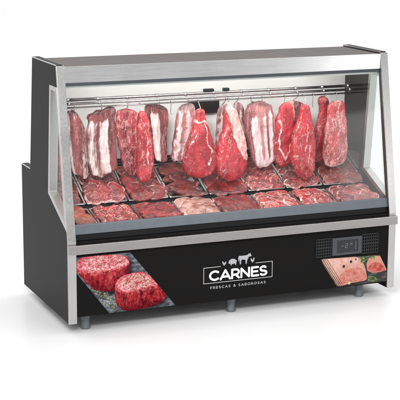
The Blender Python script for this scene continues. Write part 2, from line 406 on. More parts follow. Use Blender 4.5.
D, DS, DST, DF = 0.872, 0.697, 0.615, 0.161
ZS, ZT, ZG = 0.7785, 1.4236, 0.506
def slant(z): return DF * (z - ZG) / (ZT - ZG)
TR = 0.004                                # trim sheet thickness on the front edges

def offset_poly(P, d):
    """Shrink a polygon listed counter-clockwise in (y, z) by d."""
    out = []; n = len(P)
    for i in range(n):
        p0, p1, p2 = (np.array(P[i - 1], float), np.array(P[i], float), np.array(P[(i + 1) % n], float))
        a = (p1 - p0) / np.linalg.norm(p1 - p0); b = (p2 - p1) / np.linalg.norm(p2 - p1)
        na = np.array((-a[1], a[0])); nb = np.array((-b[1], b[0]))
        k = (na + nb); k = k / (k @ na) if abs(k @ na) > 1e-6 else na
        out.append(tuple(p1 + k * d))
    return out

ZW0 = 0.560
hole = [(slant(ZW0) + 0.012, ZW0), (0.344, 0.708), (0.2877, 1.3124), (slant(1.3124) + 0.014, 1.3124)]   # ccw in (y,z)
glass_loop = offset_poly(hole, 0.024)
body_out = [(TR, ZB), (D, ZB), (D, ZS), (DS, ZS), (DST, ZT), (DF + TR, ZT), (TR, ZG)]
for side in (0, 1):
    x0 = 0.0 if side == 0 else W - T
    x1 = x0 + T
    p = prism_obj('side_panel', [body_out, hole], x0 + 0.001, x1 - 0.001, BLACK if side == 0 else BLACK_IN, case, 0.0012)
    # steel strip over the front edge
    prism_obj('edge_trim', [[(0, ZB), (TR, ZB), (TR, ZG), (DF + TR, ZT), (DF, ZT + 0.002), (0, ZG)]], x0, x1, STEEL_EDGE, p, 0.0008)
    # the strip folds a little way round both faces of the panel
    for xa, xb in ((x0 - 0.0015, x0 + 0.0008), (x1 - 0.0008, x1 + 0.0015)):
        prism_obj('trim_return', [[(0.0005, ZB + 0.001), (0.010, ZB + 0.001), (0.010, ZG), (DF + 0.010, ZT - 0.001), (DF + 0.0005, ZT - 0.001), (0.0005, ZG)]], xa, xb, STEEL_EDGE, p)
    # dark gasket inside, between trim and window
    xi = (x1, x1 + 0.003) if side == 0 else (x0 - 0.003, x0 - 0.0017)
    prism_obj('gasket', [[(slant(0.545) + 0.011, 0.545), (slant(0.545) + 0.030, 0.545), (slant(1.33) + 0.030, 1.33), (slant(1.33) + 0.011, 1.33)]], xi[0], xi[1], GASKET, p)
    # steel line and dark cap along the top edge and over the rear step
    for (a, b) in (((DF + 0.012, ZT), (DST, ZT)), ((DS + 0.001, ZS), (D, ZS))):
        prism_obj('top_cap', [[(a[0], a[1] + 0.0002), (b[0], b[1] + 0.0002), (b[0], b[1] + 0.005), (a[0], a[1] + 0.005)]], x0 + 0.004, x1 - 0.004, RUBBER, p)
        for xe in (x0 + 0.0002, x1 - 0.0037):
            prism_obj('steel_line', [[(a[0], a[1] + 0.0002), (b[0], b[1] + 0.0002), (b[0], b[1] + 0.0055), (a[0], a[1] + 0.0055)]], xe, xe + 0.0035, STEEL, p)
    fr = prism_obj('window_frame', [hole, glass_loop], x0 - 0.002, x1 + 0.002, STEEL_EDGE, p, 0.0015)
    prism_obj('window_pane', [offset_poly(glass_loop, 0.0005)], (x0 + x1) / 2 - 0.003, (x0 + x1) / 2 + 0.003, GLASS, p)

XA, XB = T + 0.0005, W - T - 0.0005
prism_obj('end_plate', [[(0.300, 0.560), (0.574, 0.700), (0.574, 0.800), (0.378, 0.800), (0.378, 0.700)]], W - T - 0.0014, W - T - 0.0004, STEEL_EDGE, case)
# body behind and below
box_obj('rear_body', (XA, XB, 0.615, D - 0.004, 0.075, ZS - 0.006), BLACK, case, 0.003)
box_obj('underside', (XA, XB, 0.012, 0.61, 0.0925, 0.112), RUBBER, case)
box_obj('back_wall', (XA, XB, 0.575, 0.602, 0.60, 1.372), WHITEP, case)
g = box_obj('return_air_grille', (XA + 0.02, XB - 0.02, 0.566, 0.5745, 0.790, 0.828), RUBBER, case)
bm = bmesh.new()
for k in range(2): box(bm, XA + 0.02, XB - 0.02, 0.561, 0.5655, 0.796 + k * 0.016, 0.804 + k * 0.016)
from_bm('slat', bm, GASKET, g)
box_obj('grille_ledge', (XA, XB, 0.548, 0.5745, 0.774, 0.788), STEEL, case, 0.002)
# canopy
bm = bmesh.new()
box(bm, XA, XB, DF + 0.014, 0.606, 1.374, 1.414)
cn = from_bm('canopy', bm, WHITEP, case)
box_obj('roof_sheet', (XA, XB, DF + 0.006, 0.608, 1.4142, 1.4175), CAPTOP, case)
prism_obj('fascia', [[(DF - 0.004, 1.332), (DF + 0.010, 1.332), (DF + 0.010, 1.414), (DF + 0.0055, 1.4185), (DF - 0.001, 1.4185)]], XA, XB, STEEL, case, 0.0012)
prism_obj('fascia_channel', [[(DF + 0.0025, 1.314), (DF + 0.03, 1.318), (DF + 0.03, 1.331), (DF + 0.0, 1.3315)]], XA, XB, GASKET, case)
prism_obj('inner_valance', [[(DF + 0.032, 1.300), (DF + 0.036, 1.300), (DF + 0.036, 1.372), (DF + 0.032, 1.372)]], XA, XB, WHITEP, case)
# glass front in its sill channel
gb, gt = (0.040, 0.566), (DF + 0.0005, 1.3305)
prism_obj('front_glass', [[gb, (gb[0] + 0.006, gb[1]), (gt[0] + 0.004, gt[1] - 0.016), (gt[0] - 0.002, gt[1] - 0.016)]], XA + 0.003, XB - 0.003, GLASS, case)
prism_obj('glass_sill', [[(0.022, 0.5395), (0.060, 0.5395), (0.060, 0.570), (0.050, 0.590), (0.036, 0.5905), (0.031, 0.586)]], XA, XB, SILLM, case, 0.0015)
prism_obj('kick_strip', [[(0.026, 0.505), (0.05, 0.505), (0.05, 0.5385), (0.028, 0.5385)]], XA, XB, RUBBER, case, 0.002)
prism_obj('kick_ledge', [[(0.006, 0.452), (0.05, 0.452), (0.05, 0.504), (0.013, 0.504), (0.006, 0.497)]], XA, XB, BLACK, case, 0.003)
prism_obj('bumper', [[(-0.024, 0.441), (-0.0008, 0.441), (-0.0008, 0.4905), (-0.020, 0.4905), (-0.024, 0.487)]], -0.003, W - 0.001, STEEL_BUMP, case, 0.0015)
panel = box_obj('front_panel', (XA, XB, 0.003, 0.016, 0.0908, 0.4505), BLACK, case, 0.001)
# lamp tube behind the fascia: the case is lit from inside
lamp = bpy.data.materials.new('lamp_tube'); lamp.use_nodes = True
_b = lamp.node_tree.nodes['Principled BSDF']
_b.inputs['Emission Color'].default_value = (1, 0.97, 0.94, 1); _b.inputs['Emission Strength'].default_value = LAMP_TUBE = 13.5
bm = bmesh.new(); tube(bm, [(0.12, 0.225, 1.350), (1.0, 0.225, 1.350), (1.88, 0.225, 1.350)], 0.013, 12)
from_bm('light_tube', bm, lamp, cn)
# hanging rails
rail = None
bm = bmesh.new(); tube(bm, [(XA, 0.362, 1.212), (1.0, 0.362, 1.212), (XB, 0.362, 1.212)], 0.0085, 14)
rail = from_bm('hanging_rail', bm, CHROME, case)
bm = bmesh.new(); tube(bm, [(XA, 0.338, 1.193), (1.0, 0.338, 1.193), (XB, 0.338, 1.193)], 0.0075, 14)
from_bm('hanging_rail', bm, CHROME, case)
bm = bmesh.new(); tube(bm, [(XA, 0.360, 1.169), (1.0, 0.360, 1.169), (XB, 0.360, 1.169)], 0.0042, 10)
from_bm('hook_rod', bm, CHROME, case)
for k in range(11):
    x = 0.122 + 0.1735 * k
    bm = bmesh.new()
    tube(bm, [(x - 0.008, 0.362, 1.212), (x + 0.008, 0.362, 1.212)], 0.0106, 14)
    tube(bm, [(x - 0.005, 0.338, 1.193), (x + 0.005, 0.338, 1.193)], 0.0093, 14)
    from_bm('rail_collar', bm, HOOKM, rail)
for xa, xb in ((0.93, 0.99), (1.05, 1.085)):
    box_obj('rail_clamp', (xa, xb, 0.350, 0.376, 1.219, 1.236), RUBBER, rail, 0.003)
box_obj('evaporator_box', (0.925, 1.105, 0.535, 0.5745, 1.066, 1.142), BLACK_IN, case, 0.004)
# feet
for x, y in ((0.118, 0.082), (0.985, 0.082), (1.815, 0.085), (0.118, 0.79), (0.985, 0.79), (1.815, 0.79)):
    bm = bmesh.new()
    lathe(bm, [(0.027, 0.0015), (0.029, 0.004), (0.027, 0.010), (0.023, 0.014), (0.022, 0.05), (0.025, 0.055), (0.025, 0.0915)], x, y)
    from_bm('foot', bm, FOOTM, case)

for _k in ('STEAK_A', 'STEAK_A_TOP', 'STEAK_B', 'STEAK_B_TOP', 'LOIN', 'LOIN_FACE', 'PIECE_FACE', 'LEAF', 'SPRIG'):
    ART[_k] = smooth_poly(ART[_k])
# ------------------------------------------------------------------ printed graphics on the front panel
def lerp(a, b, f):
    f = np.asarray(f)[..., None]; return np.asarray(a) * (1 - f) + np.asarray(b) * f
def n2(X, Z, s, o=0.0, k=4): return fbm(np.stack([X * s + o, Z * s + o * 1.7, np.full_like(X, o)], -1), k)
INK_BLACK = np.array((0.0105, 0.0100, 0.0098))
AA = 0.0012
def cover(d, soft=AA): return 1 - sstep(-soft, soft, d)

def speckle(X, Z, C, mask, cols, n, size, rng, box_):
    for k in range(n):
        x = rng.uniform(box_[0], box_[1]); z = rng.uniform(box_[2], box_[3])
        a = rng.uniform(0, 3.14); l = size * rng.uniform(0.5, 1.6); w = size * rng.uniform(0.35, 0.6)
        sel = (abs(X - x) < l + w + 0.003) & (abs(Z - z) < l + w + 0.003)
        if not sel.any(): continue
        dx, dz = math.cos(a) * l * 0.6, math.sin(a) * l * 0.6
        d = sd_line([(x - dx, z - dz), (x + dx, z + dz)], X[sel], Z[sel]) - w
        f = cover(d, 0.0010) * mask[sel]
        C[sel] = lerp(C[sel], cols[k % len(cols)], f)
    return C

def steak_face(X, Z, C, outline, top, o, side_deep, side_lit):
    D_ = sd_poly(outline, X, Z); wob = (n2(X, Z, 60, o, 3) - 0.5) * 0.008
    m = cover(D_ + wob * 0.6)
    v = n2(X * 1.5, Z * 0.7, 80, o + 3, 6); r = n2(X * 1.3, Z * 0.9, 110, o + 9, 6)
    inner = sstep(0, 0.030, -D_)
    base = lerp(side_deep, side_lit, sstep(0.36, 0.64, v) * (0.25 + 0.75 * inner))
    base = lerp(base, (0.60, 0.12, 0.12), sstep(0.48, 0.76, r) * 0.5)
    base = lerp(base, (0.70, 0.30, 0.27), sstep(0.60, 0.80, n2(X * 1.3, Z, 130, o + 2, 5)) * 0.35)
    base = lerp(base, np.asarray(side_deep) * 0.30, sstep(0.46, 0.80, n2(X * 1.2, Z, 30, o + 13, 5)) * 0.9)
    base = lerp(base, (0.74, 0.20, 0.20), (1 - sstep(0.0, 0.010, abs(sd_poly(top, X, Z) - 0.006))) * sstep(0.40, 0.62, r) * 0.6)
    zlo, zhi = min(p_[1] for p_ in outline), max(p_[1] for p_ in outline)
    base = lerp(base, np.asarray(side_deep) * 0.25, (1 - sstep(zlo, zlo + 0.45 * (zhi - zlo), Z)) * 0.55)
    C = lerp(C, base, m)
    dt = sd_poly(top, X, Z) + wob
    mt = cover(dt, 0.002) * m
    t = lerp((0.44, 0.070, 0.095), (0.74, 0.36, 0.37), sstep(0.34, 0.66, n2(X, Z * 1.8, 95, o + 20, 6)))
    t = lerp(t, (0.80, 0.52, 0.50), sstep(0.58, 0.76, n2(X * 1.2, Z * 2.2, 150, o + 60, 5)) * 0.7)
    t = lerp(t, (0.36, 0.022, 0.040), sstep(0.48, 0.74, n2(X, Z * 1.5, 44, o + 40, 6)) * 0.75)
    t = lerp(t, (0.56, 0.050, 0.075), (1 - sstep(0, 0.012, -dt)) * 0.8)
    C = lerp(C, t * 1.22, mt)
    return C, m, mt

def paint_steaks(X, Z):
    C = np.zeros(X.shape + (3,)) + INK_BLACK
    d = sd_poly(ART['BAND'], X, Z); band = cover(d)
    slate = lerp((0.075, 0.078, 0.095), (0.21, 0.22, 0.26), sstep(0.3, 0.7, n2(X, Z * 2.2, 38, 1.0, 5)))
    slate = lerp(slate, (0.045, 0.045, 0.055), sstep(0.56, 0.70, n2(X * 1.0, Z * 3.0, 30, 5.0, 4)) * 0.8)
    C = lerp(C, slate, band)
    # plank seams running with the band
    ux = X - 0.35 * 0; s = (X + Z * 0.78)
    C = lerp(C, (0.02, 0.02, 0.025), cover(abs(((s * 1.0) % 0.052) - 0.026) - 0.0016, 0.0012) * band * 0.45)
    # the photographed contact shade under the two steaks belongs to the print
    for o_, sh in ((ART['STEAK_A'], (0.020, -0.020)), (ART['STEAK_B'], (0.012, -0.010))):
        ds = sd_poly([(x + sh[0], z + sh[1]) for x, z in o_], X, Z)
        C = lerp(C, (0.012, 0.010, 0.012), cover(ds, 0.016) * band * 0.92)
    rng = random.Random(3)
    hm = cover(sd_poly(ART['HERB'], X, Z), 0.012) * band
    C = speckle(X, Z, C, hm, [(0.16, 0.20, 0.07), (0.42, 0.42, 0.30), (0.08, 0.11, 0.04), (0.55, 0.53, 0.45), (0.20, 0.25, 0.10)], 560, 0.0030, rng, (0.12, 0.30, 0.10, 0.25))
    C, m, mt = steak_face(X, Z, C, ART['STEAK_A'], ART['STEAK_A_TOP'], 2.0, (0.24, 0.008, 0.016), (0.48, 0.030, 0.045))
    C = lerp(C, (0.07, 0.004, 0.010), m * sstep(0.255, 0.345, X - (Z - 0.30) * 0.35) * (1 - mt) * 0.85)
    C = speckle(X, Z, C, mt, [(0.05, 0.04, 0.03), (0.10, 0.10, 0.04), (0.86, 0.74, 0.62), (0.16, 0.05, 0.04), (0.75, 0.60, 0.45)], 330, 0.0024, rng, (0.09, 0.33, 0.325, 0.42))
    C, m, mt = steak_face(X, Z, C, ART['STEAK_B'], ART['STEAK_B_TOP'], 7.0, (0.22, 0.006, 0.012), (0.46, 0.024, 0.036))
    C = lerp(C, (0.10, 0.004, 0.010), m * (1 - sstep(0.098, 0.130, Z + (X - 0.41) * -0.12)) * 0.7)
    C = speckle(X, Z, C, mt, [(0.05, 0.05, 0.025), (0.12, 0.14, 0.05), (0.80, 0.70, 0.55), (0.10, 0.05, 0.03), (0.62, 0.55, 0.35)], 380, 0.0024, rng, (0.30, 0.48, 0.205, 0.295))
    # a rosemary sprig on the front steak
    for k in range(16):
        x, z = 0.365 + k * 0.005, 0.300 - k * 0.0035
        a = (-1) ** k * 0.9
        f = cover(sd_line([(x, z), (x + 0.012 * math.cos(a - 0.5), z + 0.012 * math.sin(a - 0.5))], X, Z) - 0.0011, 0.001) * (m if True else 1)
        C = lerp(C, (0.40, 0.43, 0.24) if k % 2 else (0.16, 0.20, 0.08), f)
    # everything printed ends at the band's edge
    return lerp(np.zeros_like(C) + INK_BLACK, C * 0.80, band)

grid_mesh('steak_print', XA + 0.003, 0.617, 0.0945, 0.4385, 0.0013, paint_steaks, INK, panel, 0.0018, keep=lambda X, Z: sd_poly(ART['BAND'], X, Z) < 0.002)

def paint_pork(X, Z):
    C = np.zeros(X.shape + (3,)) + INK_BLACK
    d = sd_poly(ART['R_BAND'], X, Z); band = cover(d)
    board = lerp((0.045, 0.043, 0.042), (0.115, 0.108, 0.102), sstep(0.35, 0.65, n2(X, Z * 3, 30, 3.0, 4)))
    C = lerp(C, board, band)
    s = (Z - 0.2673) * (1.6244 - 1.5087) / (0.2673 - 0.0956) + X - 1.5087          # distance from the slanted left edge
    L = sd_poly(ART['LOIN'], X, Z) + (n2(X, Z, 50, 1.0, 3) - 0.5) * 0.005
    sh = cover(sd_poly([(x + 0.006, z - 0.009) for x, z in ART['LOIN']], X, Z), 0.010)
    C = lerp(C, (0.012, 0.010, 0.010), sh * band * 0.85)
    fatcol = lerp((0.66, 0.35, 0.28), (0.74, 0.46, 0.38), sstep(0.25, 0.75, n2(X * 1.4, Z, 60, 8.0, 5)))
    C = lerp(C, fatcol, cover(L))
    F = sd_poly(ART['LOIN_FACE'], X, Z)
    face = lerp((0.56, 0.18, 0.14), (0.64, 0.25, 0.195), sstep(0.25, 0.75, n2(X, Z * 1.3, 70, 12.0, 5)))
    C = lerp(C, face, cover(F, 0.003) * cover(L))
    fib = n2(X * 2.6 + Z * 1.2, Z * 0.9 - X * 0.4, 120, 22.0, 5)
    C = lerp(C, (0.74, 0.42, 0.35), cover(F, 0.003) * cover(L) * sstep(0.52, 0.74, fib) * 0.7)
    C = lerp(C, (0.42, 0.085, 0.065), cover(F, 0.003) * cover(L) * sstep(0.50, 0.76, n2(X, Z, 60, 33.0, 5)) * 0.55)
    C = lerp(C, (0.80, 0.60, 0.52), (1 - cover(F, 0.004)) * cover(L) * sstep(0.50, 0.74, n2(X * 1.2, Z * 2.0, 90, 44.0, 5)) * 0.6)
    C = lerp(C, (0.45, 0.17, 0.12), cover(L) * (1 - sstep(0.0, 0.020, -L)) * 0.45)
    C = lerp(C, (0.42, 0.15, 0.11), cover(L) * (1 - cover(F, 0.010)) * sstep(0.055, 0.0, F) * 0.35)
    C = lerp(C, (0.72, 0.42, 0.34), cover(abs(F) - 0.0016, 0.0014) * cover(L) * 0.8)
    q = sd_poly(ART['PIECE'], X, Z) + (n2(X, Z, 60, 5.0, 3) - 0.5) * 0.004
    C = lerp(C, lerp((0.55, 0.22, 0.17), (0.66, 0.34, 0.27), n2(X, Z, 50, 4.0, 3)), cover(q))
    qf = sd_poly(ART['PIECE_FACE'], X, Z)
    C = lerp(C, lerp((0.42, 0.07, 0.06), (0.58, 0.16, 0.13), sstep(0.35, 0.65, n2(X, Z, 55, 15.0, 4))), cover(qf, 0.002) * cover(q))
    C = lerp(C, (0.70, 0.40, 0.32), cover(abs(qf) - 0.0013, 0.001) * cover(q) * 0.7)
    rng = random.Random(9)
    for P_, n_, bx in ((ART['LEAF'], 42, (1.755, 1.825, 0.215, 0.265)), (ART['SPRIG'], 46, (1.82, 1.89, 0.095, 0.14))):
        mk = cover(sd_poly(P_, X, Z), 0.006) * band
        C = speckle(X, Z, C, mk, [(0.07, 0.16, 0.03), (0.16, 0.30, 0.06), (0.03, 0.08, 0.015), (0.26, 0.40, 0.12)], n_, 0.0062, rng, bx)
    C = speckle(X, Z, C, band, [(0.10, 0.24, 0.05)], 5, 0.007, rng, (1.845, 1.865, 0.245, 0.258))
    for x, z, r, c in ((1.664, 0.214, 0.0085, (0.03, 0.02, 0.015)), (1.711, 0.238, 0.0085, (0.03, 0.02, 0.015)), (1.703, 0.111, 0.0085, (0.72, 0.50, 0.30)), (1.742, 0.2475, 0.005, (0.04, 0.03, 0.02))):
        C = lerp(C, c, cover(np.hypot(X - x, (Z - z)) - r, 0.0014))
        C = lerp(C, tuple(min(1, k * 2.6 + 0.05) for k in c), cover(np.hypot(X - x + r * 0.3, Z - z - r * 0.35) - r * 0.3, 0.0014) * 0.6)
    for k, off in enumerate((0.006, 0.018, 0.030, 0.043)):                          # thin dark grill bars along the slanted edge
        C = lerp(C, (0.02, 0.016, 0.016), cover(abs(s - off) - (0.0030 - 0.0004 * k), 0.0012) * band * 0.92)
    return lerp(np.zeros_like(C) + INK_BLACK, C * 0.85, band)
grid_mesh('pork_print', 1.500, XB - 0.002, 0.0945, 0.274, 0.0012, paint_pork, INK, panel, 0.0018, keep=lambda X, Z: sd_poly(ART['R_BAND'], X, Z) < 0.002)

# ---- lettering: stroke letters of a geometric sans, drawn in a unit box one high
def arc(cx, cz, rx, rz, a0, a1, n=18):
    return [(cx + rx * math.cos(math.radians(a0 + (a1 - a0) * k / n)), cz + rz * math.sin(math.radians(a0 + (a1 - a0) * k / n))) for k in range(n + 1)]
GLY = {
    'C': (0.92, [arc(0.50, 0.5, 0.42, 0.42, 48, 312, 26)]),
    'A': (0.96, [[(0.07, 0.06), (0.48, 0.94), (0.89, 0.06)], [(0.24, 0.30), (0.72, 0.30)]]),
    'R': (0.80, [[(0.10, 0.06), (0.10, 0.92), (0.42, 0.92)] + arc(0.42, 0.655, 0.27, 0.265, 90, -90, 12) + [(0.10, 0.39)], [(0.44, 0.38), (0.70, 0.06)]]),
    'N': (0.92, [[(0.10, 0.06), (0.10, 0.92), (0.78, 0.08), (0.78, 0.94)]]),
    'E': (0.74, [[(0.64, 0.92), (0.10, 0.92), (0.10, 0.08), (0.66, 0.08)], [(0.10, 0.50), (0.58, 0.50)]]),
    'S': (0.74, [arc(0.36, 0.705, 0.255, 0.215, 40, 250, 14) + arc(0.37, 0.275, 0.275, 0.205, 80, -145, 16)]),
    'F': (0.70, [[(0.64, 0.92), (0.10, 0.92), (0.10, 0.06)], [(0.10, 0.48), (0.58, 0.48)]]),
    'B': (0.78, [[(0.10, 0.08), (0.10, 0.92), (0.40, 0.92)] + arc(0.40, 0.715, 0.22, 0.205, 90, -90, 10) + [(0.10, 0.51), (0.44, 0.51)] + arc(0.44, 0.295, 0.25, 0.215, 90, -90, 10) + [(0.10, 0.08)]]),
    'O': (1.00, [arc(0.50, 0.5, 0.42, 0.42, 0, 360, 30)]),
    '&': (0.86, [[(0.80, 0.06), (0.26, 0.66)] + arc(0.40, 0.76, 0.18, 0.17, 210, -40, 10) + [(0.20, 0.44)] + arc(0.35, 0.27, 0.26, 0.20, 140, 330, 10) + [(0.76, 0.48)]]),
    ' ': (0.42, []),
}
def text_strokes(s, x0, x1, zb, h, sp):
    wid = sum(GLY[c][0] for c in s) + sp * (len(s) - 1)
    k = (x1 - x0) / wid; cur = 0; out = []
    for c in s:
        w, st = GLY[c]
        for L in st: out.append([(x0 + (cur + px) * k, zb + pz * h) for px, pz in L])
        cur += w + sp
    return out
def stroke_part(name, strokes, half, col, x0, x1, z0, z1, step, parent, polys=()):
    def dist(X, Z):
        d = np.full(X.shape, 1e9)
        for L in strokes: d = np.minimum(d, sd_line(L, X, Z) - half)
        for P_ in polys: d = np.minimum(d, sd_poly(P_, X, Z))
        return d
    cache = {}
    def paint(X, Z):
        cache['d'] = dist(X, Z)
        return lerp(np.zeros(X.shape + (3,)) + INK_BLACK, col, cover(cache['d'], 0.0008))
    return grid_mesh(name, x0, x1, z0, z1, step, paint, INK, parent, 0.0018, keep=lambda X, Z: cache['d'] < 0.001)
WHITE_INK = (0.80, 0.80, 0.80); GREY_INK = (0.36, 0.36, 0.375)
stroke_part('logo_lettering', text_strokes('CARNES', 0.815, 1.174, 0.2125, 0.057, 0.02), 0.0060, WHITE_INK, 0.805, 1.185, 0.204, 0.278, 0.001, panel)
stroke_part('logo_tagline', text_strokes('FRESCAS & SABOROSAS', 0.822, 1.164, 0.1655, 0.0142, 0.28), 0.00115, (0.42, 0.42, 0.42), 0.815, 1.170, 0.161, 0.184, 0.0007, panel)
stroke_part('logo_frame', [[(0.884, 0.290), (0.7823, 0.290), (0.7823, 0.1998), (1.2035, 0.1998), (1.2035, 0.290), (1.100, 0.290)]], 0.0013, (0.62, 0.62, 0.62), 0.776, 1.209, 0.194, 0.296, 0.0008, panel)
def place(P_, x0, x1, z0, z1): return [(x0 + a * (x1 - x0), z0 + b * (z1 - z0)) for a, b in P_]
COW = [(0.02, 0.76), (0.0, 0.62), (0.02, 0.30), (0.05, 0.30), (0.07, 0.52), (0.10, 0.40), (0.12, 0.0), (0.20, 0.0), (0.21, 0.30), (0.26, 0.44), (0.52, 0.40), (0.55, 0.28), (0.56, 0.0), (0.64, 0.0), (0.66, 0.30), (0.72, 0.44), (0.78, 0.62), (0.84, 0.68), (0.96, 0.66), (1.0, 0.74), (0.92, 0.90), (0.93, 1.0), (0.86, 0.94), (0.78, 0.96), (0.72, 0.86), (0.60, 0.82), (0.30, 0.80), (0.10, 0.82)]
PIG = [(0.0, 0.42), (0.02, 0.60), (0.10, 0.80), (0.30, 0.98), (0.55, 1.0), (0.78, 0.90), (0.92, 0.68), (1.0, 0.74), (0.97, 0.56), (0.94, 0.46), (0.90, 0.0), (0.80, 0.0), (0.76, 0.26), (0.60, 0.20), (0.40, 0.18), (0.36, 0.0), (0.26, 0.0), (0.24, 0.24), (0.12, 0.26), (0.04, 0.30)]
HEN = [(0.0, 0.86), (0.10, 0.95), (0.22, 1.0), (0.32, 0.88), (0.42, 0.64), (0.60, 0.62), (0.74, 0.80), (0.92, 0.95), (1.0, 0.84), (0.92, 0.50), (0.78, 0.28), (0.58, 0.16), (0.60, 0.0), (0.46, 0.0), (0.46, 0.16), (0.28, 0.26), (0.16, 0.46), (0.14, 0.70)]
stroke_part('logo_animals', [], 0.0, GREY_INK, 0.885, 1.100, 0.286, 0.356, 0.0008, panel,
            [place(HEN, 0.892, 0.919, 0.292, 0.318), place(PIG, 0.932, 0.984, 0.2905, 0.3275), place(COW, 0.9915, 1.0735, 0.291, 0.351), place([(1 - a, b) for a, b in HEN][::-1], 1.0675, 1.094, 0.2925, 0.322)])

# ---- controller and vents
bm = bmesh.new()
x0, x1, z0, z1 = 1.5835, 1.7740, 0.2850, 0.3885
sx0, sx1, sz0, sz1 = 1.6120, 1.7500, 0.3000, 0.3735
box(bm, x0, x1, -0.006, 0.0025, sz1, z1); box(bm, x0, x1, -0.006, 0.0025, z0, sz0)
box(bm, x0, sx0, -0.0058, 0.0025, sz0, sz1); box(bm, sx1, x1, -0.0058, 0.0025, sz0, sz1)
bez = from_bm('controller', bm, plain('grey_bezel', (0.050, 0.053, 0.059), 0.45, 0.4, noise=0.1, scale=40), case)
scr = box_obj('controller_screen', (sx0, sx1, -0.0025, 0.0022, sz0, sz1), plain('dark_screen', (0.008, 0.009, 0.012), 0.18, 0.5, noise=0.2, scale=20), bez)
box_obj('controller_button', (1.7325, 1.7375, -0.0052, -0.0028, 0.311, 0.362), plain('violet_grey_button', (0.09, 0.085, 0.11), 0.4, noise=0.1), bez)
digits = [[(1.642, 0.338), (1.654, 0.338)],
          [(1.668, 0.350), (1.682, 0.350), (1.682, 0.338), (1.668, 0.338), (1.668, 0.326), (1.682, 0.326)],
          [(1.703, 0.342), (1.703, 0.350), (1.711, 0.350), (1.711, 0.342), (1.703, 0.342)]]
bm = bmesh.new()
for L in digits:
    for a, b in zip(L[:-1], L[1:]):
        box(bm, min(a[0], b[0]) - 0.0016, max(a[0], b[0]) + 0.0016, -0.0034 - 0.0001 * (a[0] == b[0]), -0.0026, min(a[1], b[1]) - 0.0016, max(a[1], b[1]) + 0.0016)
seg = bpy.data.materials.new('lit_segments'); seg.use_nodes = True
sb = seg.node_tree.nodes['Principled BSDF']; sb.inputs['Base Color'].default_value = (0.10, 0.10, 0.095, 1)
sb.inputs['Emission Color'].default_value = (0.8, 0.85, 0.8, 1); sb.inputs['Emission Strength'].default_value = 0.05
from_bm('digits', bm, seg, bez)
VENTM = plain('vent_plastic', (0.019, 0.0195, 0.021), 0.45, 0.2, noise=0.1, scale=40)
HOLEM = plain('vent_hole', (0.003, 0.003, 0.003), 0.7, 0.1)
for (x0, x1, z0, z1, nc) in ((1.482, 1.576, 0.2850, 0.3890, 6), (1.7805, 1.884, 0.2815, 0.3945, 7)):
    v = box_obj('vent_grille', (x0, x1, 0.0012, 0.0027, z0, z1), HOLEM, case)
    bm = bmesh.new(); nr = 6
    cw = (x1 - x0) / nc; rh = (z1 - z0) / nr
    for k in range(nc + 1): box(bm, x0 + k * cw - 0.0029, x0 + k * cw + 0.0029, -0.0018, 0.0009, z0, z1)
    for k in range(nr + 1):
        t = 0.0052 if k == 3 else 0.0032
        box(bm, x0, x1, -0.0021, 0.0006, z0 + k * rh - t, z0 + k * rh + t)
    from_bm('vent_bars', bm, VENTM, v)

# ------------------------------------------------------------------ meat materials
MARBLED = meat('marbled_beef', (0.36, 0.020, 0.034), (0.52, 0.050, 0.070), (0.64, 0.14, 0.14), (0.82, 0.50, 0.48), marb=0.9, vs=42.0, vw=0.15, flecks=0.5, gap=(0.28, 0.44))
HEAVY = meat('heavily_marbled_beef', (0.56, 0.022, 0.042), (0.66, 0.050, 0.070), (0.74, 0.15, 0.155), (0.88, 0.62, 0.58), marb=1.0, vs=40.0, vw=0.15, flecks=0.7, gap=(0.22, 0.38))
LEAN = meat('lean_bright_beef', (0.66, 0.014, 0.034), (0.70, 0.026, 0.048), (0.72, 0.085, 0.095), (0.88, 0.58, 0.53), marb=0.85, vs=32.0, vw=0.085, flecks=0.5, gap=(0.42, 0.56))
RIB = meat('rib_slab', (0.24, 0.030, 0.038), (0.36, 0.060, 0.062), (0.50, 0.15, 0.14), (0.84, 0.72, 0.69), marb=0.6, vs=34.0, vw=0.10, flecks=0.5, gap=(0.40, 0.55), grain=(1.3, 1.3, 0.22), tone=(0.86, 0.66, 0.68))
PALE = meat('silverskin_slab', (0.46, 0.085, 0.095), (0.60, 0.20, 0.20), (0.68, 0.34, 0.33), (0.84, 0.72, 0.71), marb=0.5, vs=30.0, vw=0.10, flecks=0.4, gap=(0.40, 0.55), grain=(1.4, 1.4, 0.18), tone=(0.86, 0.58, 0.64))
DARKRED = meat('dark_red_beef', (0.24, 0.006, 0.011), (0.40, 0.013, 0.020), (0.50, 0.055, 0.055), (0.80, 0.46, 0.40), marb=0.6, vs=40.0, vw=0.08, flecks=0.55, gap=(0.42, 0.56), grain=(1, 1, 1), vary=0.35)
BROWN = meat('brown_red_beef', (0.17, 0.011, 0.010), (0.30, 0.028, 0.024), (0.40, 0.085, 0.07), (0.70, 0.38, 0.32), marb=0.55, vs=36.0, vw=0.08, flecks=0.5, gap=(0.40, 0.55), grain=(1, 1, 1), vary=0.35)
ORANGE = meat('orange_red_slices', (0.46, 0.055, 0.030), (0.60, 0.115, 0.060), (0.68, 0.22, 0.13), (0.80, 0.46, 0.34), marb=0.6, vs=45.0, vw=0.08, flecks=0.3, gap=(0.46, 0.62), grain=(0.5, 1, 1), vary=0.35)
PINK = meat('pale_pink_pork', (0.66, 0.25, 0.20), (0.76, 0.38, 0.32), (0.82, 0.50, 0.43), (0.86, 0.66, 0.58), marb=0.35, vs=30.0, vw=0.06, flecks=0.2, gap=(0.46, 0.62), grain=(1, 1, 1), vary=0.35)
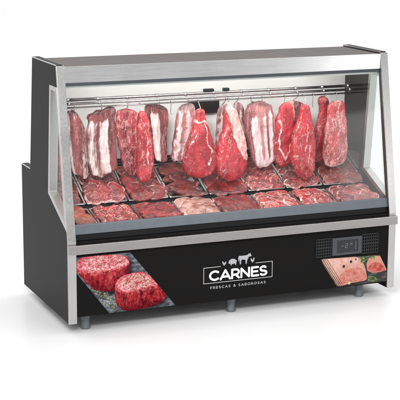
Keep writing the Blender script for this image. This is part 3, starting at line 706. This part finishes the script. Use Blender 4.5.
FATTY = meat('red_and_white_beef', (0.46, 0.014, 0.022), (0.62, 0.034, 0.040), (0.68, 0.11, 0.10), (0.88, 0.68, 0.62), marb=0.85, vs=28.0, vw=0.13, flecks=0.55, gap=(0.36, 0.52), grain=(1, 1, 1), tone=(0.86, 0.56, 0.54), vary=0.3)
PURPLE = meat('purple_red_beef', (0.27, 0.011, 0.017), (0.43, 0.026, 0.034), (0.54, 0.10, 0.10), (0.82, 0.54, 0.50), marb=0.75, vs=32.0, vw=0.11, flecks=0.55, gap=(0.36, 0.52), grain=(1, 1, 1), vary=0.35)

# ------------------------------------------------------------------ hanging cuts
def catmull(ts, vals, q):
    ts = np.asarray(ts); vals = np.asarray(vals)
    m = np.gradient(vals, ts)
    i = np.clip(np.searchsorted(ts, q) - 1, 0, len(ts) - 2)
    h = ts[i + 1] - ts[i]; u = (q - ts[i]) / h
    return ((2 * u**3 - 3 * u**2 + 1) * vals[i] + (u**3 - 2 * u**2 + u) * h * m[i] + (-2 * u**3 + 3 * u**2) * vals[i + 1] + (u**3 - u**2) * h * m[i + 1])

def band(s, a, b, soft=0.12): return sstep(a - soft, a + soft, s) * (1 - sstep(b - soft, b + soft, s))
def near(pts, s, t, w): return 1 - sstep(w * 0.4, w * 1.6, sd_line(pts, s, t * 2))       # t doubled: cuts are about twice as tall as wide

def zone_red_with_edge(s, t, q): return 0.62 * band(s, -0.95, -0.62, 0.10) + 0.5 * band(s, 0.30, 1.2) * sstep(0.5, 0.75, t) + 0.30 * (1 - sstep(0.1, 0.16, t)) * (s > 0)
def zone_rib(s, t, q): return (0.84 * band(s, -0.10, 0.42, 0.10) + 0.62 * band(s, -1.2, -0.55, 0.12) + 0.40 * band(s, -0.55, -0.12, 0.06)) * sstep(0.10, 0.22, t + 0.06 * q)
def zone_rib_left(s, t, q): return (0.74 * band(s, -0.75, 0.12, 0.10)) * sstep(0.08, 0.20, t + 0.05 * q)
def zone_white(s, t, q): return (0.80 * band(s, -0.74, -0.12, 0.12) + 0.95 * band(s, 0.02, 0.34, 0.08) + 0.75 * band(s, 0.48, 0.80, 0.08)) * sstep(0.10, 0.26, t + 0.08 * q + 0.10 * s) + 0.35 * sstep(0.75, 0.9, t)
def zone_pale(s, t, q): return 0.55 + 0.35 * np.sin(s * 7 + q * 3) * sstep(0.1, 0.2, t)
def zone_capfat(s, t, q):
    b = np.interp(t, [0.0, 0.12, 0.25, 0.40, 0.55, 0.70, 0.78], [-1.3, -0.75, -0.30, -0.08, 0.22, 0.70, 1.3])
    return 0.95 * sstep(b - 0.10, b + 0.10, s + 0.10 * q) * (1 - sstep(0.74, 0.80, t))
def zone_neck(s, t, q): return 0.7 * near([(-1.0, 0.36), (-0.3, 0.41), (0.5, 0.38), (1.0, 0.44)], s + 0.1 * q, t + 0.02 * q, 0.035) + 0.35 * (1 - sstep(0.12, 0.22, t)) + 0.75 * near([(0.55, 0.5), (0.35, 0.9), (0.62, 1.25), (0.45, 1.6)], s + 0.25 * q, t + 0.05 * q, 0.05)
def zone_outline(s, t, q): return 0.95 * near([(-0.72, 0.55), (-0.40, 0.70), (-0.52, 1.05), (-0.38, 1.45), (0.05, 1.75), (0.42, 1.50), (0.62, 1.15)], s + 0.22 * q, t + 0.03 * q, 0.065) + 0.9 * near([(0.85, 0.0), (0.80, 0.45)], s, t, 0.10)
def zone_topfat(s, t, q): return 0.9 * (1 - sstep(0.20, 0.30, t)) * (1 - sstep(-0.35, -0.15, s))
def zone_lean(s, t, q): return 0.72 * near([(0.1, 0.5), (0.28, 0.9), (0.05, 1.2), (0.30, 1.6)], s + 0.25 * q, t + 0.05 * q, 0.055) + 0.6 * near([(0.5, 1.0), (0.35, 1.4), (0.6, 1.75)], s + 0.25 * q, t + 0.05 * q, 0.05)
def zone_border(s, t, q): return 0.45 * sstep(0.86, 0.97, t) + 0.42 * sstep(0.72, 0.98, np.abs(s)) * sstep(0.1, 0.3, t)
def zone_seam(s, t, q): return 0.75 * near([(0.95, 0.1), (0.55, 0.7), (0.75, 1.2)], s, t, 0.05)
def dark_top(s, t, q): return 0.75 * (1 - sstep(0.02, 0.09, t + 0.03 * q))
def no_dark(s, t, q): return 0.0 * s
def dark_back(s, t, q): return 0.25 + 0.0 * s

def hang(key, mat, thick, zone, label, cat='meat cut', name='beef_cut', dark=no_dark, rough=0.006, seed=0, power=2.4, tau_=0.09):
    y0, rows = CUTS[key]
    z = np.array([r[0] for r in rows]); z = z[-1] + (z - z[-1]) * (min(z[0], 1.150) - z[-1]) / (z[0] - z[-1]); L = np.array([r[1] for r in rows]); R = np.array([r[2] for r in rows])
    h = z[0] - z[-1]; tt = (z[0] - z) / h
    nz, na = 120, 112
    t = np.linspace(0, 1, nz); t = 0.45 * t + 0.55 * (0.5 - 0.5 * np.cos(np.pi * t))
    l = catmull(tt, L, t); r = catmull(tt, R, t)
    jx = np.stack([t * 0 + seed * 5.1, t * h * 24, t * 0], -1)
    edge = np.clip(np.minimum(t, 1 - t) * 8, 0, 1) * min(0.008, 0.09 * (R - L).max())
    l = l + (fbm(jx, 4) - 0.5) * edge * 1.6; r = r + (fbm(jx + 40, 4) - 0.5) * edge * 1.6
    hw = (r - l) / 2; cx = (r + l) / 2; wmax = hw.max()
    tau = min(tau_, 0.7 * wmax / h)
    cap = np.sqrt(np.clip(1 - (1 - np.clip(t / tau, 0, 1)) ** 2, 0, 1)) * np.sqrt(np.clip(1 - (1 - np.clip((1 - t) / tau, 0, 1)) ** 2, 0, 1))
    capx = cap ** 0.45
    d = thick * (0.35 + 0.65 * (hw / wmax) ** 0.9) * cap ** 0.8
    hw = hw * capx
    th = np.linspace(0, 2 * np.pi, na, endpoint=False)
    e = 2 / power
    cs = np.sign(np.cos(th)) * np.abs(np.cos(th)) ** e; sn = np.sign(np.sin(th)) * np.abs(np.sin(th)) ** e
    X = cx[:, None] + hw[:, None] * cs; Y = y0 - d[:, None] * sn; Z = (z[0] - t * h)[:, None] + 0 * X
    slope = (0.022 if tau_ < 0.05 else 0.006) * (1 if seed % 2 else -1)
    rag = (fbm(np.stack([X * 45, Y * 45, 0 * X + seed], -1), 3) - 0.5) * (0.030 if tau_ < 0.05 else 0.012)
    Z = Z + (slope * cs[None, :] * (hw / wmax)[:, None] + rag) * (np.abs(1 - 2 * t) ** 3)[:, None]
    S = np.broadcast_to(cs, X.shape); TT = np.broadcast_to(t[:, None], X.shape)
    Pn = np.stack([X, Y, Z], -1) + seed * 3.7
    big = fbm(Pn * (26, 26, 15), 3) - 0.5; fine = fbm(Pn * (95, 95, 55), 3) - 0.5
    mid_ = fbm(Pn * (55, 55, 34) + 9, 3) - 0.5
    k = (rough * 2.6 * big + rough * 1.5 * mid_ + rough * 0.5 * fine) * np.clip(hw / wmax, 0.1, 1)[:, None]
    rad = np.stack([cs / 1.0, -sn], -1); rad = rad / (np.linalg.norm(rad, axis=-1, keepdims=True) + 1e-9)
    X = X + k * rad[..., 0]; Y = Y + 1.6 * k * rad[..., 1]
    q = (fbm(Pn * (40, 40, 30) + 5, 4) - 0.5) * 2
    ztot = np.clip(zone(S, TT, q) + 0 * S, 0, 1); dk = np.clip(dark(S, TT, q) + 0 * S, 0, 1)
    # fat stands a little proud of the muscle
    Y = Y - 0.0025 * ztot * (sn > 0)
    org = np.array((cx[0], y0, z[0]))
    co = np.stack([X, Y, Z], -1).reshape(-1, 3) - org
    idx = np.arange(nz * na).reshape(nz, na)
    nx_ = np.roll(idx, -1, axis=1)
    F = np.stack([idx[:-1], idx[1:], nx_[1:], nx_[:-1]], -1).reshape(-1, 4)
    me = bpy.data.meshes.new(name)
    me.from_pydata([tuple(c) for c in co], [], [tuple(f) for f in F] + [tuple(idx[0][::-1][::-1]), tuple(idx[-1][::-1])])
    for nm, v in (('fat', ztot), ('dark', dk)):
        a = me.attributes.new(nm, 'FLOAT', 'POINT'); a.data.foreach_set('value', v.astype(np.float32).ravel())
    bm = bmesh.new(); bm.from_mesh(me); bmesh.ops.recalc_face_normals(bm, faces=bm.faces); bm.to_mesh(me); bm.free()
    o = link(name, me, mat, None, True); o.location = org
    tag(o, label, cat, 'cuts of meat hanging from the rail')
    return o, org

HANG = [
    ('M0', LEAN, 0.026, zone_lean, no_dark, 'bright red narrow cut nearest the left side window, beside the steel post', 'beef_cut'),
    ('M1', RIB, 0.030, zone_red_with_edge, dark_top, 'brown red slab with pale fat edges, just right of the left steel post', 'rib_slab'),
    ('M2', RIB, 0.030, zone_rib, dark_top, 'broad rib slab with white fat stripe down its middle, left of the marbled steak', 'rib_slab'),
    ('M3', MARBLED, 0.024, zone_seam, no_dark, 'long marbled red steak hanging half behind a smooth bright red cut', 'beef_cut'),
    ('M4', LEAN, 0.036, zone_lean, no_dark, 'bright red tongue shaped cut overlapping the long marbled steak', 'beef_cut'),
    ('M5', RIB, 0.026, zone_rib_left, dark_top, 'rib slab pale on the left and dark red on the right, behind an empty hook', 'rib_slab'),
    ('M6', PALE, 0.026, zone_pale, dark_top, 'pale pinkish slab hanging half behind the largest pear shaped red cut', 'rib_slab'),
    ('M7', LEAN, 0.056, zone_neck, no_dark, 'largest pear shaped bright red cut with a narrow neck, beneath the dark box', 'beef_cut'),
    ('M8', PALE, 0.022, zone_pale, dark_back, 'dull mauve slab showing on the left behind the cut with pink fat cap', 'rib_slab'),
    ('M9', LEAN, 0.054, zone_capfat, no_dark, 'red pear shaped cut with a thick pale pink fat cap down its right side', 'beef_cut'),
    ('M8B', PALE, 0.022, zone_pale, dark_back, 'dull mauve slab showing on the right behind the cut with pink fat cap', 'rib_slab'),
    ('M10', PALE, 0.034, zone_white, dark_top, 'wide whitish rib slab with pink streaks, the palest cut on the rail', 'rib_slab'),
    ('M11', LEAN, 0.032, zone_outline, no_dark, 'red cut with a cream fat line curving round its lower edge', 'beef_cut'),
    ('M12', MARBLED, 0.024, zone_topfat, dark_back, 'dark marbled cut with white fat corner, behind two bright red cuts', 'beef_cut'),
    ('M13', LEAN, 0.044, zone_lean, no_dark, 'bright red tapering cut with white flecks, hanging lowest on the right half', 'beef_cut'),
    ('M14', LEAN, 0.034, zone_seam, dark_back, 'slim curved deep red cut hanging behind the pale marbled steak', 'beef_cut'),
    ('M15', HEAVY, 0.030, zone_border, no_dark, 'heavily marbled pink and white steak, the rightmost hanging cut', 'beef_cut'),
]
HOOK_AT = {}
for i, (k, mat, th, zn, dk, lab, nm) in enumerate(HANG):
    o, org = hang(k, mat, th * 0.78, zn, lab, name=nm, dark=dk, seed=i + 1, power=4.6 if nm == 'rib_slab' else 2.9, tau_=0.035 if nm == 'rib_slab' else 0.07, rough=0.0042)
    HOOK_AT[k] = org

def make_hook(x, y, ztop, label, empty=False):
    """S hook of bent wire over the hook rod."""
    yr, zr = 0.360, 1.169; pts = []
    for k in range(0, 9):
        a = math.radians(-30 + 25 * k + 0)
        pts.append((x, yr + 0.0075 * math.cos(a), zr + 0.0075 * math.sin(a)))
    pts = [(p[0], p[1], p[2]) for p in pts]
    ze = ztop - 0.016
    ye = y
    pts.append((x, yr * 0.7 + ye * 0.3 - 0.004, zr - 0.012))
    if empty:
        pts.append((x, yr, ze + 0.02))
        for k in range(8):
            a = math.radians(180 + 28 * k)
            pts.append((x + 0.007 + 0.007 * math.cos(a), yr, ze + 0.007 * math.sin(a)))
    else:
        pts.append((x, ye, ztop)); pts.append((x, ye, ze))
    bm = bmesh.new(); tube(bm, [Vector(p) - Vector((x, yr, zr)) for p in pts], 0.0021, 8)
    o = from_bm('meat_hook', bm, HOOKM); o.location = (x, yr, zr)
    tag(o, label, 'hook', 'wire hooks on the hook rod')

what = {'M0': 'the narrow red cut by the left side window', 'M1': 'the brown red slab by the left post', 'M2': 'the rib slab with white middle stripe',
        'M3': 'the long marbled red steak', 'M4': 'the bright red tongue shaped cut', 'M5': 'the half pale half red slab', 'M6': 'the pale slab behind the largest cut',
        'M7': 'the largest pear shaped cut', 'M8': 'the left mauve slab', 'M9': 'the cut with pink fat cap', 'M8B': 'the right mauve slab',
        'M10': 'the wide whitish rib slab', 'M11': 'the cut with curving fat line', 'M12': 'the dark cut with white corner', 'M13': 'the lowest hanging red cut',
        'M14': 'the slim curved deep red cut', 'M15': 'the rightmost heavily marbled steak'}
HX = {'M0': 0.095, 'M1': 0.160, 'M2': 0.318, 'M3': 0.470, 'M4': 0.541, 'M5': 0.662, 'M6': 0.835, 'M7': 0.8925, 'M8': 1.066, 'M9': 1.078, 'M8B': 1.146, 'M10': 1.296, 'M11': 1.440, 'M12': 1.530, 'M13': 1.559, 'M14': 1.710, 'M15': 1.777}
for k in HX:
    make_hook(HX[k], HOOK_AT[k][1], min(1.150, HOOK_AT[k][2]), 'thin wire hook holding ' + what[k])
make_hook(0.728, 0.36, 1.125, 'empty wire hook in the gap left of the pale slab', True)
make_hook(1.225, 0.36, 1.110, 'empty wire hook just left of the wide whitish slab', True)
make_hook(1.625, 0.36, 1.120, 'empty wire hook between the lowest cut and slim curved cut', True)

# ------------------------------------------------------------------ trays
FRONT = dict(y0=0.064, y1=0.272, z0=0.570, z1=0.622)        # rim line of the front row, front edge to back edge
BACK = dict(y0=0.284, y1=0.546, z0=0.640, z1=0.772)
def tray_frame(row, xc):
    dy, dz = row['y1'] - row['y0'], row['z1'] - row['z0']
    a = math.atan2(dz, dy)
    return Matrix.Translation((xc, (row['y0'] + row['y1']) / 2, (row['z0'] + row['z1']) / 2)) @ Matrix.Rotation(a, 4, 'X'), math.hypot(dy, dz)

def tray_mesh(w, l, depth=0.032, rim=0.0125):
    """Open pan: rolled rim, sloping walls, floor; origin at the rim plane's centre."""
    bm = bmesh.new()
    def ring(hx, hy, z, r, n=5):
        pts = []
        for sx, sy, a0 in ((1, 1, 0), (-1, 1, 90), (-1, -1, 180), (1, -1, 270)):
            for k in range(n):
                a = math.radians(a0 + 90 * k / (n - 1))
                pts.append(bm.verts.new((sx * (hx - r) + r * math.cos(a), sy * (hy - r) + r * math.sin(a), z)))
        return pts
    hx, hy = w / 2, l / 2
    loops = [ring(hx - 0.006, hy - 0.006, -depth - 0.002, 0.016), ring(hx - 0.0025, hy - 0.0025, -0.004, 0.014), ring(hx - 0.0005, hy - 0.0005, -0.004, 0.014), ring(hx - 0.0005, hy - 0.0005, 0.001, 0.014), ring(hx - 0.0016, hy - 0.0016, 0.0022, 0.013),
             ring(hx - rim + 0.0012, hy - rim + 0.0012, 0.0022, 0.011), ring(hx - rim, hy - rim, 0.001, 0.011), ring(hx - rim - 0.004, hy - rim - 0.004, -depth + 0.004, 0.010), ring(hx - rim - 0.008, hy - rim - 0.008, -depth, 0.009)]
    n = len(loops[0])
    for a, b in zip(loops[:-1], loops[1:]):
        for k in range(n): bm.faces.new((a[k], a[(k + 1) % n], b[(k + 1) % n], b[k]))
    bm.faces.new(loops[-1]); bm.faces.new(loops[0][::-1])
    return bm

def piece_mesh(sx, sy, sz, seed, fatrim=0.0, lump=0.30, bend=0.0, power=0.55, sub=5, streak=0.0):
    """One slice or chunk: a flattened superellipsoid with an uneven outline, bent a little."""
    bm = bmesh.new(); bmesh.ops.create_icosphere(bm, subdivisions=sub, radius=1.0)
    P = np.array([v.co[:] for v in bm.verts]); rr = np.hypot(P[:, 0], P[:, 1]) + 1e-9
    ang = np.stack([P[:, 0] / rr, P[:, 1] / rr], -1)
    o = np.full(len(P), seed * 1.37)
    out = 1 + lump * 2 * (fbm(np.stack([ang[:, 0] * 1.1 + o, ang[:, 1] * 1.1 + o, o], -1) + 8, 3) - 0.5)
    r2 = rr ** power * out
    x = ang[:, 0] * r2; y = ang[:, 1] * r2
    zz = np.sign(P[:, 2]) * np.abs(P[:, 2]) ** 0.5
    top = fbm(np.stack([x * 2.2 + o, y * 2.2 + o, zz * 0.5 + o], -1) + 30, 4) - 0.5
    zz = zz * (1 + 0.5 * top)
    crag = fbm(np.stack([x * 5 + o, y * 5 + o, zz + o], -1) + 70, 4) - 0.5
    zz = zz + 0.35 * crag
    X = x * sx; Y = y * sy; Z = zz * sz + bend * (x * x - 0.4) * sx * 0.5 + (fbm(np.stack([x * 1.3 + o, y * 1.3 + o, o * 0 + 3], -1) + 50, 2) - 0.5) * sz * 0.8
    q = fbm(np.stack([x * 3 + o, y * 3 + o, zz + o], -1), 3) - 0.5
    fat = np.zeros(len(P))
    if fatrim: fat = np.maximum(fat, fatrim * sstep(0.74, 0.92, rr ** power + 0.2 * q) * sstep(-0.2, 0.3, np.sin(np.arctan2(y, x) + seed)))
    if streak: fat = np.maximum(fat, streak * (1 - sstep(0.03, 0.16, np.abs(y + 0.35 * np.sin(2.2 * x + seed) + 0.35 * q))))
    for v, c in zip(bm.verts, np.stack([X, Y, Z], -1)): v.co = c
    for f in bm.faces: f.smooth = True
    me = bpy.data.meshes.new('meat_piece'); bm.to_mesh(me); bm.free()
    a = me.attributes.new('fat', 'FLOAT', 'POINT'); a.data.foreach_set('value', fat.astype(np.float32))
    return me

# per tray: material, piece name, category, (sx, sy, sz), columns x rows of pieces, tilt, label of the tray, label of its pieces
EDGES = [T + 0.006] + [0.200 + 0.245 * k for k in range(7)] + [W - T - 0.004]
def kindof(mat, name, cat, size, nc, nr, tilt, tray, piece, **kw): return dict(mat=mat, name=name, cat=cat, size=size, nc=nc, nr=nr, tilt=tilt, tray=tray, piece=piece, kw=kw)
FR = [
    kindof(ORANGE, 'meat_slice', 'meat slice', (0.066, 0.050, 0.010), 1, 6, 20, 'narrow steel tray of orange red slices, front row beside the left panel', 'orange red slice, narrow front tray', streak=0.45),
    kindof(FATTY, 'meat_chunk', 'meat chunk', (0.027, 0.023, 0.015), 6, 6, 14, 'front steel tray of small diced red and white meat', 'diced red and white chunk, front tray', streak=0.75, power=0.7),
    kindof(DARKRED, 'meat_strip', 'meat strip', (0.060, 0.024, 0.013), 3, 7, 10, 'front steel tray of dark red strips, left of the pink pork', 'dark red meat strip, front tray', streak=0.35),
    kindof(PINK, 'pork_slice', 'pork slice', (0.078, 0.056, 0.013), 2, 4, 16, 'front steel tray of pale pink pork slices', 'pale pink pork slice, front tray', fatrim=0.8),
    kindof(DARKRED, 'beef_steak', 'steak', (0.062, 0.044, 0.012), 3, 4, 14, 'front steel tray of thin dark red steaks, right of the pink pork', 'thin dark red steak, front tray by the pork', fatrim=0.55),
    kindof(FATTY, 'beef_steak', 'steak', (0.058, 0.042, 0.014), 3, 4, 16, 'front steel tray of fat streaked red steaks beneath the curving fat line cut', 'fat streaked red steak, front tray', fatrim=0.9, streak=0.55),
    kindof(FATTY, 'beef_steak', 'steak', (0.060, 0.040, 0.014), 3, 4, 15, 'front steel tray of fat edged red steaks beneath the lowest cut', 'fat edged red steak, front tray', fatrim=0.85, streak=0.3),
    kindof(PURPLE, 'beef_steak', 'steak', (0.058, 0.044, 0.013), 4, 5, 15, 'front steel tray of muted red slices beside the right panel', 'muted red slice, front tray by right panel', fatrim=0.7),
]
BR = [
    kindof(BROWN, 'meat_slice', 'meat slice', (0.070, 0.055, 0.013), 1, 6, 18, 'narrow rear tray of brown red slices beside the left panel', 'brown red slice, narrow rear tray', fatrim=0.5),
    kindof(PURPLE, 'meat_piece', 'meat piece', (0.060, 0.046, 0.020), 3, 5, 16, 'rear steel tray of rough red pieces with pale fat, beneath the left rib slabs', 'rough red piece with pale fat, rear tray', fatrim=0.7),
    kindof(DARKRED, 'beef_steak', 'steak', (0.078, 0.052, 0.015), 2, 5, 12, 'rear steel tray of dark red pieces beneath the long marbled steak', 'dark red piece, rear tray below marbled steak', streak=0.25, fatrim=0.55),
    kindof(BROWN, 'meat_slab', 'meat slab', (0.112, 0.038, 0.017), 1, 6, 10, 'rear steel tray of long brown red slabs behind the diced and strip trays', 'long brown red slab, rear tray', fatrim=0.5),
    kindof(DARKRED, 'beef_steak', 'steak', (0.080, 0.056, 0.013), 2, 5, 10, 'rear steel tray of flat dark red steaks beneath the two pear shaped cuts', 'flat dark red steak, rear tray', fatrim=0.5),
    kindof(PURPLE, 'beef_slice', 'meat slice', (0.054, 0.040, 0.014), 3, 6, 16, 'rear steel tray of marbled pinkish slices beneath the wide whitish slab', 'marbled pinkish slice, rear tray', fatrim=0.6, streak=0.4),
    kindof(PURPLE, 'beef_slice', 'meat slice', (0.062, 0.044, 0.014), 3, 5, 14, 'rear steel tray of purple red slices beneath the lowest red cut', 'purple red slice, rear tray', fatrim=0.7),
    kindof(BROWN, 'beef_slice', 'meat slice', (0.066, 0.048, 0.013), 3, 6, 14, 'rear steel tray of dull red slices in the right corner', 'dull red slice, rear corner tray', fatrim=0.5),
]
rng = random.Random(21)
for row, kinds, rn in ((FRONT, FR, 'front'), (BACK, BR, 'rear')):
    for i, kd in enumerate(kinds):
        xa, xb = EDGES[i] + 0.0015, EDGES[i + 1] - 0.0015
        w = xb - xa
        M, l = tray_frame(row, (xa + xb) / 2)
        t = from_bm('meat_tray', tray_mesh(w, l), STEEL_TRAY); t.matrix_world = M
        tag(t, kd['tray'], 'tray', 'steel trays of meat')
        sx, sy, sz = kd['size']; sz *= 0.72; sx *= 0.90; sy *= 0.92
        var = [piece_mesh(sx, sy, sz, i * 7 + k * 3.1 + (50 if rn == 'rear' else 0), **kd['kw']) for k in range(4)]
        for me in var: me.materials.append(kd['mat'])
        nc, nr = kd['nc'], kd['nr']
        hx = max(0.001, w / 2 - 0.014 - sx * 0.84); hy = max(0.001, l / 2 - 0.010 - sy * 0.66)
        n = 0
        for b in range(nr):
            for a in range(nc):
                fx = 0 if nc == 1 else -1 + 2 * a / (nc - 1); fy = 1 - 2 * b / max(1, nr - 1)
                px = fx * hx + rng.uniform(-1, 1) * 0.26 * sx; py = fy * hy + rng.uniform(-1, 1) * 0.16 * sy
                px = max(-hx, min(hx, px)); py = max(-hy, min(hy, py))
                pz = -0.012 + sz * 0.7 + 0.0022 * b + rng.uniform(0, 0.007)
                o = bpy.data.objects.new(kd['name'], var[(n * 3 + b) % 4]); COL.objects.link(o)
                rz = rng.uniform(-0.5, 0.5) + (0 if sx / sy > 1.9 else rng.choice((0, math.pi)) + rng.uniform(-0.4, 0.4))
                if kd['name'] in ('meat_chunk',): rz = rng.uniform(0, 6.28)
                tl = math.radians(kd['tilt'] * rng.uniform(0.8, 1.5))
                s = rng.uniform(0.88, 1.10)
                o.matrix_world = M @ Matrix.Translation((px, py, pz)) @ Euler((tl, rng.uniform(-0.14, 0.14), 0)).to_matrix().to_4x4() @ Matrix.Rotation(rz, 4, 'Z') @ Matrix.Scale(s, 4)
                rowp = ['rear'] + {3: ['middle'], 4: ['second', 'third'], 5: ['second', 'middle', 'fourth'], 6: ['second', 'third', 'fourth', 'fifth'], 7: ['second', 'third', 'middle', 'fifth', 'sixth']}[nr] + ['front']
                colp = {1: [''], 2: ['left', 'right'], 3: ['left', 'middle', 'right'], 4: ['leftmost', 'second from left', 'second from right', 'rightmost'], 6: ['leftmost', 'second from left', 'third from left', 'third from right', 'second from right', 'rightmost']}[nc][a]
                tag(o, kd['piece'] + ', ' + (colp + ' ' if colp else '') + 'in the ' + rowp[b] + ' row', kd['cat'], 'pieces in the ' + kd['tray'].split(',')[0])
                n += 1
# deck under the trays, and the riser between the two rows
prism_obj('deck', [[(0.062, 0.515), (0.270, 0.560), (0.270, 0.551), (0.062, 0.506)]], XA, XB, RUBBER, case)
prism_obj('deck_riser', [[(0.2705, 0.560), (0.2765, 0.560), (0.2835, 0.634), (0.2775, 0.634)]], XA, XB, RUBBER, case)
prism_obj('rear_deck', [[(0.300, 0.588), (0.560, 0.722), (0.560, 0.713), (0.300, 0.579)]], XA, XB, RUBBER, case)

# ------------------------------------------------------------------ light and camera
world = bpy.data.worlds.new('World'); SC.world = world; world.use_nodes = True
bg = world.node_tree.nodes['Background']
# a white studio: bright ceiling, dimmer towards the horizon
wn = world.node_tree
tc = wn.nodes.new('ShaderNodeTexCoord'); sx_ = wn.nodes.new('ShaderNodeSeparateXYZ'); wn.links.new(tc.outputs['Generated'], sx_.inputs[0])
rp = wn.nodes.new('ShaderNodeValToRGB'); wn.links.new(sx_.outputs['Z'], rp.inputs[0])
rp.color_ramp.elements[0].position = 0.0; rp.color_ramp.elements[0].color = (0.22, 0.22, 0.22, 1)
rp.color_ramp.elements[1].position = 0.55; rp.color_ramp.elements[1].color = (1, 1, 1, 1)
e_ = rp.color_ramp.elements.new(0.18); e_.color = (0.45, 0.45, 0.45, 1)
wn.links.new(rp.outputs[0], bg.inputs['Color']); bg.inputs['Strength'].default_value = 1.48

def area(name, loc, target, size, size_y, power, col=(1, 1, 1), spread=50):
    L = bpy.data.lights.new(name, 'AREA'); L.shape = 'RECTANGLE'; L.size = size; L.size_y = size_y; L.energy = power; L.color = col
    o = bpy.data.objects.new(name, L); COL.objects.link(o); o.location = loc
    L.spread = math.radians(spread)
    o.rotation_euler = (Vector(target) - Vector(loc)).to_track_quat('-Z', 'Y').to_euler()
    return o
area('softbox_left', (-1.2, -3.2, 2.8), (1.0, 0.3, 0.95), 0.9, 0.7, 14)
area('softbox_right', (3.60, -2.95, 1.12), (1.86, 0.08, 0.75), 0.55, 0.85, 5.6, spread=180)

cam = bpy.data.cameras.new('camera'); cam.sensor_width = 36.0; cam.lens = 125.3795; cam.clip_end = 1000
co = bpy.data.objects.new('camera', cam); COL.objects.link(co)
r_ = Vector((0.92022512, -0.39134488, 0.00590927)); u_ = Vector((0.07685127, 0.19547445, 0.97769301)); b_ = Vector((-0.38377027, -0.89924353, 0.20995585))
co.matrix_world = Matrix(((r_.x, u_.x, b_.x, -2.165695), (r_.y, u_.y, b_.y, -6.846613), (r_.z, u_.z, b_.z, 2.277336), (0, 0, 0, 1)))
SC.camera = co
SC.render.resolution_x = SC.render.resolution_y = 1024
SC.view_settings.view_transform = 'Standard'; SC.view_settings.look = 'None'
SC.view_settings.exposure = 0; SC.view_settings.gamma = 1
SC.render.engine = 'CYCLES'
SC.cycles.use_denoising = True
SC.cycles.transparent_max_bounces = 16
SC.cycles.max_bounces = 10
